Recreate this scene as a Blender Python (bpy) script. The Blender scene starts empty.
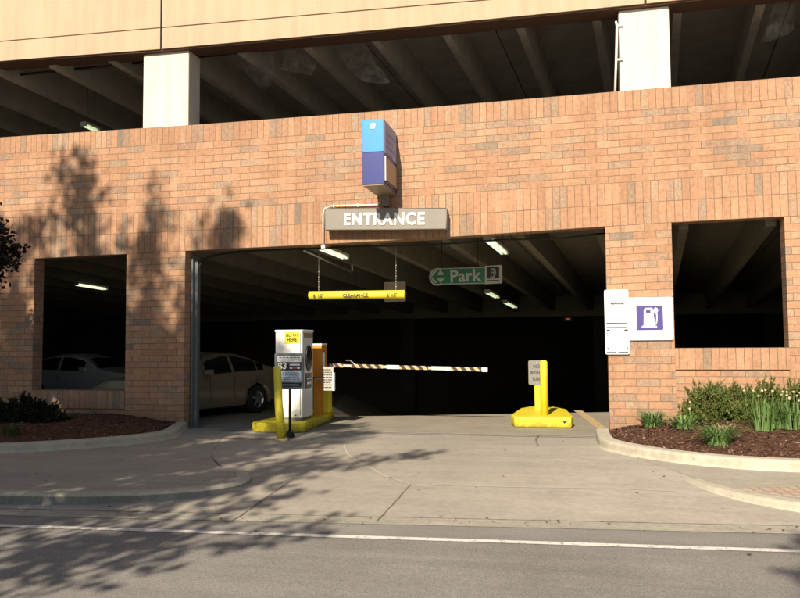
import bpy, math, random
from mathutils import Vector, Matrix, noise
random.seed(7)
R = math.radians
scene = bpy.context.scene
COL = scene.collection

# ------------------------------------------------------------------ camera
CAMP = Vector((0, 0, 1.66))
PITCH, YAW, ROLL, FPX = 0.0591438, 0.2283736, -0.0073984, 762.24
def cam_axes():
    cy, sy, cp, sp, cr, sr = math.cos(YAW), math.sin(YAW), math.cos(PITCH), math.sin(PITCH), math.cos(ROLL), math.sin(ROLL)
    rt = Vector((cy, sy, 0)); fw = Vector((-sy * cp, cy * cp, sp)); up = rt.cross(fw)
    return cr * rt + sr * up, -sr * rt + cr * up, fw
RT, UP, FW = cam_axes()
cd = bpy.data.cameras.new('camera'); cam = bpy.data.objects.new('camera', cd); COL.objects.link(cam)
m = Matrix((RT, UP, -FW)).transposed().to_4x4(); m.translation = CAMP
cam.matrix_world = m
cd.sensor_width = 36; cd.lens = 36 * FPX / 800; cd.clip_start = 0.1; cd.clip_end = 3000
scene.camera = cam

# ------------------------------------------------------------------ sky, sun, exposure
SUN_EL, SUN_AZ = 32.5, 5.0
world = bpy.data.worlds.new('World'); scene.world = world; world.use_nodes = True
wn = world.node_tree; bg = wn.nodes['Background']
sky = wn.nodes.new('ShaderNodeTexSky'); sky.sky_type = 'NISHITA'; sky.sun_disc = False
sky.sun_elevation = R(SUN_EL); sky.sun_rotation = R(180 + SUN_AZ)
wn.links.new(sky.outputs[0], bg.inputs[0]); bg.inputs[1].default_value = 0.065
sl = bpy.data.lights.new('sun', 'SUN'); sl.energy = 5.0; sl.angle = R(0.7); sl.color = (1.0, 0.87, 0.70)
so = bpy.data.objects.new('sun', sl); COL.objects.link(so)
sdir = Vector((math.sin(R(SUN_AZ)) * math.cos(R(SUN_EL)), math.cos(R(SUN_AZ)) * math.cos(R(SUN_EL)), -math.sin(R(SUN_EL))))
so.rotation_euler = sdir.to_track_quat('-Z', 'Y').to_euler(); so.location = (-3, -20, 25)
scene.view_settings.view_transform = 'Standard'; scene.view_settings.look = 'None'
scene.view_settings.exposure = 0.68; scene.view_settings.gamma = 1; scene.view_settings.use_curve_mapping = False
scene.render.engine = 'CYCLES'
scene.cycles.max_bounces = 6; scene.cycles.diffuse_bounces = 4; scene.cycles.use_denoising = True
scene.cycles.sample_clamp_indirect = 6

# ------------------------------------------------------------------ measuring the place
def ray(u, v): return (RT * ((u - 400) / FPX) - UP * ((v - 299) / FPX) + FW)
def P(u, v, Y=14.0):
    d = ray(u, v); return CAMP + d * (Y / d.y)
def G(u, v, z=0.0):
    d = ray(u, v); return CAMP + d * ((z - CAMP.z) / d.z)
def lerp(a, b, t): return a + (b - a) * t
def interp(pts, x):
    if x <= pts[0][0]: return pts[0][1]
    for (a, b), (c, d) in zip(pts, pts[1:]):
        if x <= c: return lerp(b, d, (x - a) / (c - a))
    return pts[-1][1]

# ------------------------------------------------------------------ materials
MATS = {}
class NT:
    def __init__(s, name):
        s.m = bpy.data.materials.new(name); s.m.use_nodes = True; s.t = s.m.node_tree
        s.b = s.t.nodes['Principled BSDF']; s.out = s.t.nodes['Material Output']
    def n(s, kind, **kw):
        o = s.t.nodes.new('ShaderNode' + kind)
        for k, v in kw.items():
            if k in ('inputs',):
                for a, b in v.items(): o.inputs[a].default_value = b
            else: setattr(o, k, v)
        return o
    def l(s, a, b): s.t.links.new(a, b)
    def ramp(s, fac, stops, interp='LINEAR'):
        r = s.n('ValToRGB'); r.color_ramp.interpolation = interp
        e = r.color_ramp.elements
        while len(e) < len(stops): e.new(0.5)
        for el, (p, c) in zip(e, stops):
            el.position = p; el.color = (c[0], c[1], c[2], 1) if hasattr(c, '__len__') else (c, c, c, 1)
        s.l(fac, r.inputs[0]); return r.outputs[0]
    def mix(s, fac, a, b, mode='MIX'):
        x = s.n('MixRGB', blend_type=mode)
        for i, v in ((0, fac), (1, a), (2, b)):
            if isinstance(v, (int, float)): x.inputs[i].default_value = v if i == 0 else (v, v, v, 1)
            elif isinstance(v, tuple): x.inputs[i].default_value = (*v, 1)
            else: s.l(v, x.inputs[i])
        return x.outputs[0]
    def math(s, op, a, b=None, clamp=False):
        x = s.n('Math', operation=op); x.use_clamp = clamp
        for i, v in ((0, a), (1, b)):
            if v is None: continue
            if isinstance(v, (int, float)): x.inputs[i].default_value = v
            else: s.l(v, x.inputs[i])
        return x.outputs[0]
    def noise(s, scale, detail=4, rough=.6, vec=None, dist=0):
        x = s.n('TexNoise'); x.inputs['Scale'].default_value = scale; x.inputs['Detail'].default_value = detail
        x.inputs['Roughness'].default_value = rough; x.inputs['Distortion'].default_value = dist
        if vec is None: vec = s.obj()
        s.l(vec, x.inputs['Vector']); return x.outputs['Fac']
    def obj(s):
        if not hasattr(s, '_o'): s._o = s.n('NewGeometry').outputs['Position']
        return s._o
    def bump(s, h, strength=.3, dist=.01):
        x = s.n('Bump'); x.inputs['Strength'].default_value = strength; x.inputs['Distance'].default_value = dist
        s.l(h, x.inputs['Height']); s.l(x.outputs[0], s.b.inputs['Normal'])

def plain(name, col, rough=.6, metal=0, var=.12, scale=6, bump=0.0, spec=.5):
    if name in MATS: return MATS[name]
    k = NT(name); f = k.noise(scale, 5, .65)
    lo = tuple(c * (1 - var) for c in col); hi = tuple(min(1, c * (1 + var)) for c in col)
    k.l(k.ramp(f, [(.3, lo), (.7, hi)]), k.b.inputs['Base Color'])
    k.b.inputs['Roughness'].default_value = rough; k.b.inputs['Metallic'].default_value = metal
    k.b.inputs['Specular IOR Level'].default_value = spec
    if bump: k.bump(k.noise(scale * 12, 4), bump, .01)
    MATS[name] = k.m; return k.m

def brick(name, w, h, offset, mortar=.0065):
    k = NT(name); uv = k.n('UVMap').outputs[0]
    wob = k.n('TexNoise'); wob.inputs['Scale'].default_value = 9; wob.inputs['Detail'].default_value = 2
    k.l(uv, wob.inputs['Vector'])
    sub = k.n('VectorMath', operation='SUBTRACT'); sub.inputs[1].default_value = (.5, .5, .5); k.l(wob.outputs['Color'], sub.inputs[0])
    sc = k.n('VectorMath', operation='SCALE'); sc.inputs['Scale'].default_value = .010; k.l(sub.outputs[0], sc.inputs[0])
    ad = k.n('VectorMath', operation='ADD'); k.l(uv, ad.inputs[0]); k.l(sc.outputs[0], ad.inputs[1])
    bt = k.n('TexBrick', offset=offset, offset_frequency=2, squash=1)
    for a, b in {'Scale': 1, 'Mortar Size': mortar, 'Mortar Smooth': .3, 'Brick Width': w, 'Row Height': h, 'Bias': 0}.items(): bt.inputs[a].default_value = b
    bt.inputs['Color1'].default_value = (0, 0, 0, 1); bt.inputs['Color2'].default_value = (1, 1, 1, 1); bt.inputs['Mortar'].default_value = (.5, .5, .5, 1)
    k.l(ad.outputs[0], bt.inputs['Vector'])
    fac = bt.outputs['Fac']
    c = k.ramp(bt.outputs['Color'], [(0, (.365, .205, .122)), (.3, (.42, .245, .148)), (.52, (.385, .217, .13)), (.72, (.435, .262, .163)), (.80, (.385, .265, .172)),
                                     (.87, (.35, .245, .165)), (.91, (.40, .235, .148)), (.965, (.32, .225, .15)), (1, (.25, .195, .145))])
    n1 = k.noise(14, 5, .7); n2 = k.noise(.7, 4, .6); n3 = k.noise(90, 3, .6)
    c = k.mix(.8, c, k.ramp(n1, [(.25, .62), (.5, 1.0), (.75, 1.25)]), 'MULTIPLY')
    mot = k.ramp(k.math('MULTIPLY', k.noise(24, 5, .75), k.ramp(bt.outputs['Color'], [(.70, .8), (.74, 1.12), (.9, 1.25), (1, 1.3)])), [(.56, 0.0), (.74, .6)])
    c = k.mix(mot, c, (.19, .15, .125))
    c = k.mix(.6, c, k.ramp(n2, [(.3, .80), (.6, 1.08)]), 'MULTIPLY')
    c = k.mix(.35, c, k.ramp(n3, [(.3, .7), (.7, 1.2)]), 'MULTIPLY')
    eff = k.ramp(k.noise(1.3, 6, .75), [(.64, 0.0), (.78, .35)])
    c = k.mix(eff, c, (.60, .50, .42))
    mc = k.ramp(k.noise(5, 4), [(.3, (.12, .08, .05)), (.7, (.26, .18, .12))])
    sx = k.n('SeparateXYZ'); k.l(k.obj(), sx.inputs[0])        # grime streaks under the coping and at the foot
    mp = k.n('Mapping'); mp.inputs['Scale'].default_value = (3.2, 1, .22); k.l(k.obj(), mp.inputs['Vector'])
    stk = k.noise(1.6, 5, .7, mp.outputs[0])
    c = k.mix(.7, c, k.ramp(stk, [(.3, .80), (.6, 1.06)]), 'MULTIPLY')
    foot = k.ramp(k.math('ADD', sx.outputs[2], k.math('MULTIPLY', k.noise(4, 5), .5)), [(.35, .74), (.85, 1.0)])
    c = k.mix(.8, c, foot, 'MULTIPLY')
    c = k.mix(fac, c, mc)
    k.l(c, k.b.inputs['Base Color']); k.b.inputs['Roughness'].default_value = .9; k.b.inputs['Specular IOR Level'].default_value = .2
    hgt = k.math('ADD', k.math('MULTIPLY', k.math('SUBTRACT', 1, fac), 1.0), k.math('MULTIPLY', n3, .35))
    hgt = k.math('ADD', hgt, k.math('MULTIPLY', bt.outputs['Color'], .25))
    k.bump(hgt, .6, .006)
    MATS[name] = k.m; return k.m
CH = .1265; SW = .131; SH = .372
brick('brick_running', .395, CH, .5); brick('brick_soldier', SW, SH, 0.0)

def concrete(name, a, b, rough=.85, stain=.25, rust=False, agg=0.0, wear=None):
    k = NT(name)
    f = k.noise(1.1, 7, .68); g = k.noise(11, 6, .7); h = k.noise(170, 3, .6)
    c = k.ramp(f, [(.28, a), (.72, b)])
    c = k.mix(.8, c, k.ramp(g, [(.25, 1 - stain), (.55, 1.0), (.8, 1 + stain * .4)]), 'MULTIPLY')
    c = k.mix(.8, c, k.ramp(h, [(.3, 1 - .28 - agg), (.5, 1.0), (.72, 1.18 + agg)]), 'MULTIPLY')
    v = k.n('TexVoronoi'); v.inputs['Scale'].default_value = 2.6; k.l(k.obj(), v.inputs['Vector'])   # oil spots and gum
    c = k.mix(k.ramp(v.outputs['Distance'], [(.035, .55), (.07, 0.0)]), c, tuple(x * .45 for x in a))
    mp = k.n('Mapping'); mp.inputs['Scale'].default_value = (.35, 2.4, 1); k.l(k.obj(), mp.inputs['Vector'])
    st = k.noise(1.4, 6, .7, mp.outputs[0])
    c = k.mix(.7, c, k.ramp(st, [(.3, .84), (.6, 1.05)]), 'MULTIPLY')
    if rust:
        sx = k.n('SeparateXYZ'); k.l(k.obj(), sx.inputs[0]); X, Y = sx.outputs[0], sx.outputs[1]
        dx = k.math('MULTIPLY', k.math('ABSOLUTE', k.math('ADD', X, 5.75)), .8)
        dy = k.math('MULTIPLY', k.math('ABSOLUTE', k.math('SUBTRACT', Y, 12.72)), 4.2)
        d = k.math('ADD', k.math('MAXIMUM', dx, dy), k.math('MULTIPLY', k.math('SUBTRACT', k.noise(5, 5), .5), .9))
        c = k.mix(k.ramp(d, [(.25, .75), (.85, 0.0)]), c, (.20, .095, .045))
        # darker tyre-worn lane up the middle of the apron
        lane = k.math('ABSOLUTE', k.math('ADD', k.math('SUBTRACT', X, k.math('MULTIPLY', Y, .12)), 3.6))
        lane = k.math('ADD', lane, k.math('MULTIPLY', k.noise(1.5, 5), 1.2))
        c = k.mix(k.ramp(k.math('MULTIPLY', lane, .25), [(.35, .28), (.85, 0.0)]), c, tuple(x * .6 for x in a))
    k.l(c, k.b.inputs['Base Color']); k.b.inputs['Roughness'].default_value = rough; k.b.inputs['Specular IOR Level'].default_value = .25
    k.bump(k.math('ADD', h, k.math('MULTIPLY', g, .6)), .35, .006)
    MATS[name] = k.m; return k.m
concrete('driveway_concrete', (.335, .305, .255), (.43, .395, .33), rust=True)
concrete('sidewalk_concrete', (.31, .29, .235), (.40, .37, .305))
concrete('kerb_concrete', (.40, .37, .29), (.52, .48, .38), stain=.3)
concrete('floor_concrete', (.26, .235, .185), (.34, .305, .24))
concrete('gutter_concrete', (.33, .31, .25), (.42, .40, .33), stain=.35)
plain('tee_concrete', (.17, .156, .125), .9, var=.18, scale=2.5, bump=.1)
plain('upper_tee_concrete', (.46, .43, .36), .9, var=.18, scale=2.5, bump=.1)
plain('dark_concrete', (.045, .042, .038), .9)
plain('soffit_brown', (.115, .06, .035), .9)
plain('steel_post', (.15, .165, .175), .45, .3, var=.2, scale=9)
plain('galvanised', (.50, .50, .48), .4, .8)
plain('black_paint', (.012, .012, .013), .4)
plain('black_rubber', (.02, .02, .02), .8)
plain('black_print', (.015, .015, .018), .6)
plain('grey_print', (.16, .16, .17), .6)
plain('white_paint', (.80, .79, .75), .45, var=.03)
plain('white_conduit', (.75, .72, .64), .45, var=.05)
plain('sign_white', (.82, .82, .80), .35, var=.02)
plain('sign_grey', (.215, .195, .165), .6, var=.06, scale=4)
plain('sign_edge', (.19, .17, .14), .5)
plain('letter_white', (.86, .86, .84), .4, var=.02)
plain('light_blue', (.03, .25, .62), .35, var=.03)
plain('dark_blue', (.018, .03, .185), .35, var=.03)
plain('pale_lilac', (.26, .29, .47), .5, var=.05)
plain('lilac_print', (.12, .17, .42), .5)
plain('tan_panel', (.36, .27, .19), .5, var=.05)
plain('purple', (.06, .045, .215), .4, var=.03)
plain('red_print', (.55, .02, .02), .4)
plain('green_sign', (.006, .135, .06), .4, var=.04)
plain('grey_letter', (.42, .46, .42), .5)
plain('sign_aluminium', (.42, .40, .34), .5, .1, var=.06)
plain('dull_plate', (.20, .20, .18), .45, .2, var=.06)
plain('orange_paint', (.62, .235, .02), .4, var=.1)
plain('orange_tan', (.50, .34, .16), .45)
plain('notice_blue', (.42, .50, .62), .5, var=.03)
plain('notice_frame', (.13, .15, .17), .45)
plain('silver_paint', (.75, .76, .76), .28, .3, var=.03)
plain('champagne_paint', (.33, .27, .19), .3, .4, var=.03)
plain('tyre', (.018, .018, .018), .85)
plain('alloy', (.55, .55, .55), .3, .9)
plain('tail_red', (.30, .01, .01), .25)
plain('joint_dark', (.15, .135, .105), .9)
plain('joint_light', (.44, .40, .33), .9)
plain('bark', (.09, .065, .045), .95, var=.35, scale=14, bump=.5)
plain('ochre_paint', (.46, .34, .18), .8, var=.25, scale=9)
def precast(name, col, amt):
    k = NT(name); f = k.noise(1.1, 5, .6); g = k.noise(45, 4, .7)
    mp = k.n('Mapping'); mp.inputs['Scale'].default_value = (2.6, 2.6, .16); k.l(k.obj(), mp.inputs['Vector'])
    st = k.noise(1.5, 6, .72, mp.outputs[0])
    c = k.ramp(f, [(.3, tuple(x * .95 for x in col)), (.7, tuple(x * 1.03 for x in col))])
    c = k.mix(amt, c, k.ramp(st, [(.32, .66), (.58, 1.04)]), 'MULTIPLY')
    c = k.mix(.5, c, k.ramp(g, [(.3, .86), (.7, 1.08)]), 'MULTIPLY')
    k.l(c, k.b.inputs['Base Color']); k.b.inputs['Roughness'].default_value = .85; k.b.inputs['Specular IOR Level'].default_value = .2
    k.bump(g, .15, .004); MATS[name] = k.m
precast('beige_precast', (.47, .355, .245), .35); precast('column_concrete', (.66, .61, .50), .5)
def worn(name, col, under, amt=.62, rough=.55):
    k = NT(name); f = k.noise(22, 6, .75); g = k.noise(3, 4)
    c = k.ramp(g, [(.3, tuple(x * .85 for x in col)), (.7, col)])
    c = k.mix(k.ramp(f, [(amt, 0.0), (amt + .06, .9)]), c, under)
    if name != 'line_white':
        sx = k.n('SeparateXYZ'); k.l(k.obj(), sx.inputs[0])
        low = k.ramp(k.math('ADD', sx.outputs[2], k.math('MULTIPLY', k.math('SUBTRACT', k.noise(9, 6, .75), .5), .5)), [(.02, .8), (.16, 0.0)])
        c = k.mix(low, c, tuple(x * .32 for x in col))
        mp = k.n('Mapping'); mp.inputs['Scale'].default_value = (1, 1, 5); k.l(k.obj(), mp.inputs['Vector'])
        c = k.mix(k.ramp(k.noise(5, 6, .8, mp.outputs[0]), [(.60, 0.0), (.70, .55)]), c, tuple(x * .55 for x in col))
    k.l(c, k.b.inputs['Base Color']); k.b.inputs['Roughness'].default_value = rough
    k.bump(f, .15, .004); MATS[name] = k.m
worn('yellow_paint', (.76, .63, .03), (.40, .33, .10), .70)
worn('yellow_bollard', (.60, .53, .03), (.25, .2, .08), .68)
worn('line_white', (.70, .68, .62), (.22, .21, .185), .545, .8)
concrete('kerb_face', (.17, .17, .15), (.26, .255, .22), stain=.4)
def asphalt():
    k = NT('asphalt'); f = k.noise(.9, 6, .65); h = k.noise(75, 3, .8); g = k.noise(260, 2, .7)
    mp = k.n('Mapping'); mp.inputs['Scale'].default_value = (.16, 2.2, 1); mp.inputs['Rotation'].default_value = (0, 0, -.08); k.l(k.obj(), mp.inputs['Vector'])
    st = k.noise(1.2, 6, .7, mp.outputs[0])
    c = k.ramp(f, [(.3, (.218, .205, .185)), (.7, (.272, .258, .235))])
    c = k.mix(.9, c, k.ramp(h, [(.3, .55), (.5, 1.0), (.68, 1.5), (.78, 2.2)]), 'MULTIPLY')
    c = k.mix(.7, c, k.ramp(g, [(.3, .6), (.7, 1.4)]), 'MULTIPLY')
    c = k.mix(.8, c, k.ramp(st, [(.3, .78), (.62, 1.12)]), 'MULTIPLY')
    k.l(c, k.b.inputs['Base Color']); k.b.inputs['Roughness'].default_value = .88; k.b.inputs['Specular IOR Level'].default_value = .3
    k.bump(k.math('ADD', h, g), .6, .008); MATS['asphalt'] = k.m
asphalt()
def mulch():
    k = NT('mulch'); mp = k.n('Mapping'); mp.inputs['Scale'].default_value = (1, 1.6, 1); k.l(k.obj(), mp.inputs['Vector'])
    f = k.noise(28, 6, .8, mp.outputs[0], 1.5); g = k.noise(3, 4)
    c = k.ramp(f, [(.28, (.032, .017, .011)), (.45, (.105, .055, .036)), (.6, (.17, .092, .062)), (.74, (.27, .165, .115))])
    c = k.mix(.5, c, k.ramp(g, [(.3, .8), (.7, 1.15)]), 'MULTIPLY')
    k.l(c, k.b.inputs['Base Color']); k.b.inputs['Roughness'].default_value = .95; k.b.inputs['Specular IOR Level'].default_value = .1
    k.bump(f, 1.0, .03); MATS['mulch'] = k.m
mulch()
def chip():
    k = NT('mulch_chip'); oi = k.n('NewGeometry').outputs['Random Per Island']
    k.l(k.ramp(oi, [(0, (.05, .026, .017)), (.5, (.13, .07, .046)), (.85, (.20, .12, .08)), (.96, (.23, .14, .095)), (1, (.42, .32, .22))]), k.b.inputs['Base Color'])
    k.b.inputs['Roughness'].default_value = .9; k.b.inputs['Specular IOR Level'].default_value = .1; MATS['mulch_chip'] = k.m
chip()
def pavers():
    k = NT('brick_pavers'); uv = k.obj()
    bt = k.n('TexBrick', offset=.5)
    for a, b in {'Scale': 1, 'Mortar Size': .008, 'Brick Width': .22, 'Row Height': .11}.items(): bt.inputs[a].default_value = b
    bt.inputs['Color1'].default_value = (.36, .27, .20, 1); bt.inputs['Color2'].default_value = (.42, .33, .25, 1); bt.inputs['Mortar'].default_value = (.22, .16, .12, 1)
    mp = k.n('Mapping'); mp.inputs['Rotation'].default_value = (0, 0, 1.45); k.l(uv, mp.inputs['Vector']); k.l(mp.outputs[0], bt.inputs['Vector'])
    k.l(bt.outputs['Color'], k.b.inputs['Base Color']); k.b.inputs['Roughness'].default_value = .9; MATS['brick_pavers'] = k.m
pavers()
def leafmat(name, c1, c2, c3, trans=.25, rough=.55):
    k = NT(name); oi = k.n('NewGeometry').outputs['Random Per Island']
    c = k.ramp(oi, [(0, c1), (.55, c2), (1, c3)])
    c = k.mix(.5, c, k.ramp(k.noise(2.2, 3), [(.3, .7), (.7, 1.25)]), 'MULTIPLY')
    k.l(c, k.b.inputs['Base Color']); k.b.inputs['Roughness'].default_value = rough; k.b.inputs['Specular IOR Level'].default_value = .3
    tr = k.n('BsdfTranslucent'); k.l(c, tr.inputs[0]); mx = k.n('MixShader'); mx.inputs[0].default_value = trans
    k.l(k.b.outputs[0], mx.inputs[1]); k.l(tr.outputs[0], mx.inputs[2]); k.l(mx.outputs[0], k.out.inputs[0])
    MATS[name] = k.m
leafmat('green_leaf', (.03, .06, .012), (.055, .10, .02), (.09, .14, .03))
leafmat('yew_leaf', (.06, .09, .02), (.12, .16, .035), (.23, .24, .07))
leafmat('blade_leaf', (.08, .15, .045), (.13, .23, .065), (.21, .31, .11))
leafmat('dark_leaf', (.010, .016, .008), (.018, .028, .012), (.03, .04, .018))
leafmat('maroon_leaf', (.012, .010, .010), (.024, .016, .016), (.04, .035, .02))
leafmat('dry_leaf', (.30, .20, .11), (.42, .30, .17), (.5, .36, .22))
plain('cream_petal', (.50, .42, .26), .6, var=.08)
plain('glass_dark', (.008, .009, .010), .06, 0, var=.0, spec=.8)
def emit(name, col, s):
    k = NT(name); k.b.inputs['Base Color'].default_value = (*[min(1, c) for c in col], 1)
    k.b.inputs['Emission Color'].default_value = (*col, 1); k.b.inputs['Emission Strength'].default_value = s
    MATS[name] = k.m
emit('tube_light', (.93, 1.0, .72), .62); emit('tube_dim', (.9, 1.0, .66), .42); emit('red_lamp', (1, .16, .04), .15)
def plastic():
    k = NT('plastic_film'); k.b.inputs['Base Color'].default_value = (.55, .56, .55, 1); k.b.inputs['Roughness'].default_value = .25
    tr = k.n('BsdfTransparent'); mx = k.n('MixShader')
    f = k.ramp(k.noise(7, 5, .7), [(.40, .05), (.62, .30)]); k.l(f, mx.inputs[0])
    k.l(tr.outputs[0], mx.inputs[1]); k.l(k.b.outputs[0], mx.inputs[2]); k.l(mx.outputs[0], k.out.inputs[0]); MATS['plastic_film'] = k.m
plastic()
def arm_stripes():
    k = NT('arm_stripes'); sx = k.n('SeparateXYZ'); tc = k.n('TexCoord').outputs['Object']; k.l(tc, sx.inputs[0])
    t = k.math('ADD', k.math('MULTIPLY', sx.outputs[0], 1.0), k.math('MULTIPLY', sx.outputs[2], .9))
    fr = k.math('FRACT', k.math('MULTIPLY', t, 5.6)); st = k.ramp(fr, [(0, (.55, .36, .18)), (.46, (.03, .027, .02))], 'CONSTANT')
    k.l(st, k.b.inputs['Base Color']); k.b.inputs['Roughness'].default_value = .5; MATS['arm_stripes'] = k.m
arm_stripes()

# ------------------------------------------------------------------ mesh helpers
SPLIT = {'end_cap', 'hanger', 'door_handle', 'door_seam', 'bolt', 'hanger_rod', 'pipe_clip', 'card_slot', 'dark_joint', 'light_joint', 'fine_print', 'card_marks', 'arrow_gap', 'side_print', 'printed_lines', 'middle_panel', 'price_band', 'black_panel', 'interior_wall', 'floor_slab'}
class MB:
    def __init__(s): s.v = []; s.f = []; s.m = []; s.uv = []; s.smooth = []
    def face(s, pts, mat=0, uv=None, smooth=False):
        i = len(s.v); s.v += [tuple(p) for p in pts]; s.f.append(tuple(range(i, i + len(pts)))); s.m.append(mat)
        s.uv.append(uv or [(p[0], p[2] if len(p) > 2 else 0) for p in pts]); s.smooth.append(smooth)
    def grid(s, rows, mat=0, closed=False, smooth=True, cap=False):
        i = len(s.v); n = len(rows[0])
        for r in rows: s.v += [tuple(p) for p in r]
        for a in range(len(rows) - 1):
            for b in range(n if closed else n - 1):
                c = (b + 1) % n
                q = (i + a * n + b, i + a * n + c, i + (a + 1) * n + c, i + (a + 1) * n + b)
                s.f.append(q); s.m.append(mat); s.uv.append([(s.v[k][0], s.v[k][2]) for k in q]); s.smooth.append(smooth)
        if cap:
            for base, rev in ((i, True), (i + (len(rows) - 1) * n, False)):
                q = tuple(base + k for k in (reversed(range(n)) if rev else range(n)))
                s.f.append(q); s.m.append(mat); s.uv.append([(s.v[k][0], s.v[k][2]) for k in q]); s.smooth.append(False)
    def box(s, x0, x1, y0, y1, z0, z1, mat=0):
        s.hexa([(x0, y0, z0), (x1, y0, z0), (x1, y1, z0), (x0, y1, z0), (x0, y0, z1), (x1, y0, z1), (x1, y1, z1), (x0, y1, z1)], mat)
    def hexa(s, c, mat=0):
        i = len(s.v); s.v += [tuple(p) for p in c]
        for q in ((3, 2, 1, 0), (4, 5, 6, 7), (0, 1, 5, 4), (1, 2, 6, 5), (2, 3, 7, 6), (3, 0, 4, 7)):
            s.f.append(tuple(i + k for k in q)); s.m.append(mat); s.uv.append([(s.v[i + k][0], s.v[i + k][2]) for k in q]); s.smooth.append(False)
    def prism(s, poly, lo, hi, axis='z', mat=0):
        def pt(a, b, h): return {'z': (a, b, h), 'y': (a, h, b), 'x': (h, a, b)}[axis]
        area = sum(p[0] * q[1] - q[0] * p[1] for p, q in zip(poly, poly[1:] + poly[:1]))
        if (area < 0) != (axis == 'y'): poly = poly[::-1]
        i = len(s.v); n = len(poly)
        s.v += [pt(a, b, lo) for a, b in poly] + [pt(a, b, hi) for a, b in poly]
        fs = [tuple(reversed(range(n))), tuple(range(n, 2 * n))] + [(k, (k + 1) % n, n + (k + 1) % n, n + k) for k in range(n)]
        for q in fs:
            s.f.append(tuple(i + k for k in q)); s.m.append(mat); s.uv.append([(s.v[i + k][0], s.v[i + k][2]) for k in q]); s.smooth.append(False)
    def tube(s, pts, r, n=10, mat=0, cap=True):
        pts = [Vector(p) for p in pts]; rs = r if hasattr(r, '__len__') else [r] * len(pts)
        rows = []; ref = None
        for k, p in enumerate(pts):
            d = (pts[min(k + 1, len(pts) - 1)] - pts[max(k - 1, 0)]).normalized()
            if ref is None: ref = Vector((0, 0, 1)) if abs(d.z) < .9 else Vector((1, 0, 0))
            a = (ref - d * ref.dot(d)).normalized(); b = d.cross(a); ref = a
            rows.append([p + a * rs[k] * math.cos(t * 2 * math.pi / n) + b * rs[k] * math.sin(t * 2 * math.pi / n) for t in range(n)])
        s.grid(rows, mat, closed=True, smooth=True, cap=cap)
    def build(s, name, mats, parent=None, bevel=0, seg=2, off=None):
        if name in SPLIT:
            par = list(range(len(s.v)))
            def find(a):
                while par[a] != a: par[a] = par[par[a]]; a = par[a]
                return a
            for f in s.f:
                for k in f[1:]: par[find(k)] = find(f[0])
            groups = {}
            for i, f in enumerate(s.f): groups.setdefault(find(f[0]), []).append(i)
            if len(groups) > 1:
                for fs in groups.values():
                    b = MB(); mp = {}
                    for i in fs:
                        for k in s.f[i]:
                            if k not in mp: mp[k] = len(b.v); b.v.append(s.v[k])
                        b.f.append(tuple(mp[k] for k in s.f[i])); b.m.append(s.m[i]); b.uv.append(s.uv[i]); b.smooth.append(s.smooth[i])
                    o = b.build(name + ' ', mats, parent, bevel, seg, off)
                return o
        name = name.strip()
        me = bpy.data.meshes.new(name)
        if off is None: off = parent.matrix_world.translation if (parent and parent.get('_w')) else Vector((0, 0, 0))
        if parent and parent.parent and parent.parent.get('_w'): off = parent.parent.location
        me.from_pydata([tuple(Vector(p) - off) for p in s.v], [], s.f)
        if isinstance(mats, str): mats = [mats]
        for x in mats: me.materials.append(MATS[x])
        me.polygons.foreach_set('material_index', s.m); me.polygons.foreach_set('use_smooth', s.smooth)
        ul = me.uv_layers.new(name='UVMap'); flat = [c for f in s.uv for u in f for c in u]; ul.data.foreach_set('uv', flat)
        me.update()
        o = bpy.data.objects.new(name, me); COL.objects.link(o)
        if parent: o.parent = parent
        if bevel:
            b = o.modifiers.new('bevel', 'BEVEL'); b.width = bevel; b.segments = seg; b.limit_method = 'ANGLE'; b.angle_limit = R(40)
            w = o.modifiers.new('weld', 'WELD'); w.merge_threshold = 1e-5
            bpy_order(o)
        return o
def bpy_order(o):
    o.modifiers.move(1, 0)
def tag(o, label, cat, group=None, kind=None):
    if label: o['label'] = label
    if cat: o['category'] = cat
    if group: o['group'] = group
    if kind: o['kind'] = kind
    return o
def thing(name, loc, label, cat, group=None, rz=0, world=True):
    o = bpy.data.objects.new(name, None); COL.objects.link(o); o.empty_display_size = .2
    o.location = loc; o.rotation_euler = (0, 0, rz)
    o.matrix_world = Matrix.Translation(Vector(loc)) @ Matrix.Rotation(rz, 4, 'Z')
    if world: o['_w'] = 1
    return tag(o, label, cat, group)
def copy_tree(o, parent=None):
    c = o.copy(); COL.objects.link(c); c.parent = parent
    for ch in list(o.children): copy_tree(ch, c)
    return c
def struct(name, mb, mats, **kw):
    o = mb.build(name, mats, **kw); o['kind'] = 'structure'; return o
def rrect(x0, x1, z0, z1, r, n=5):
    out = []
    for cx, cz, a in ((x1 - r, z0 + r, -90), (x1 - r, z1 - r, 0), (x0 + r, z1 - r, 90), (x0 + r, z0 + r, 180)):
        for k in range(n + 1):
            t = R(a + 90 * k / n); out.append((cx + r * math.cos(t), cz + r * math.sin(t)))
    return out
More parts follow.
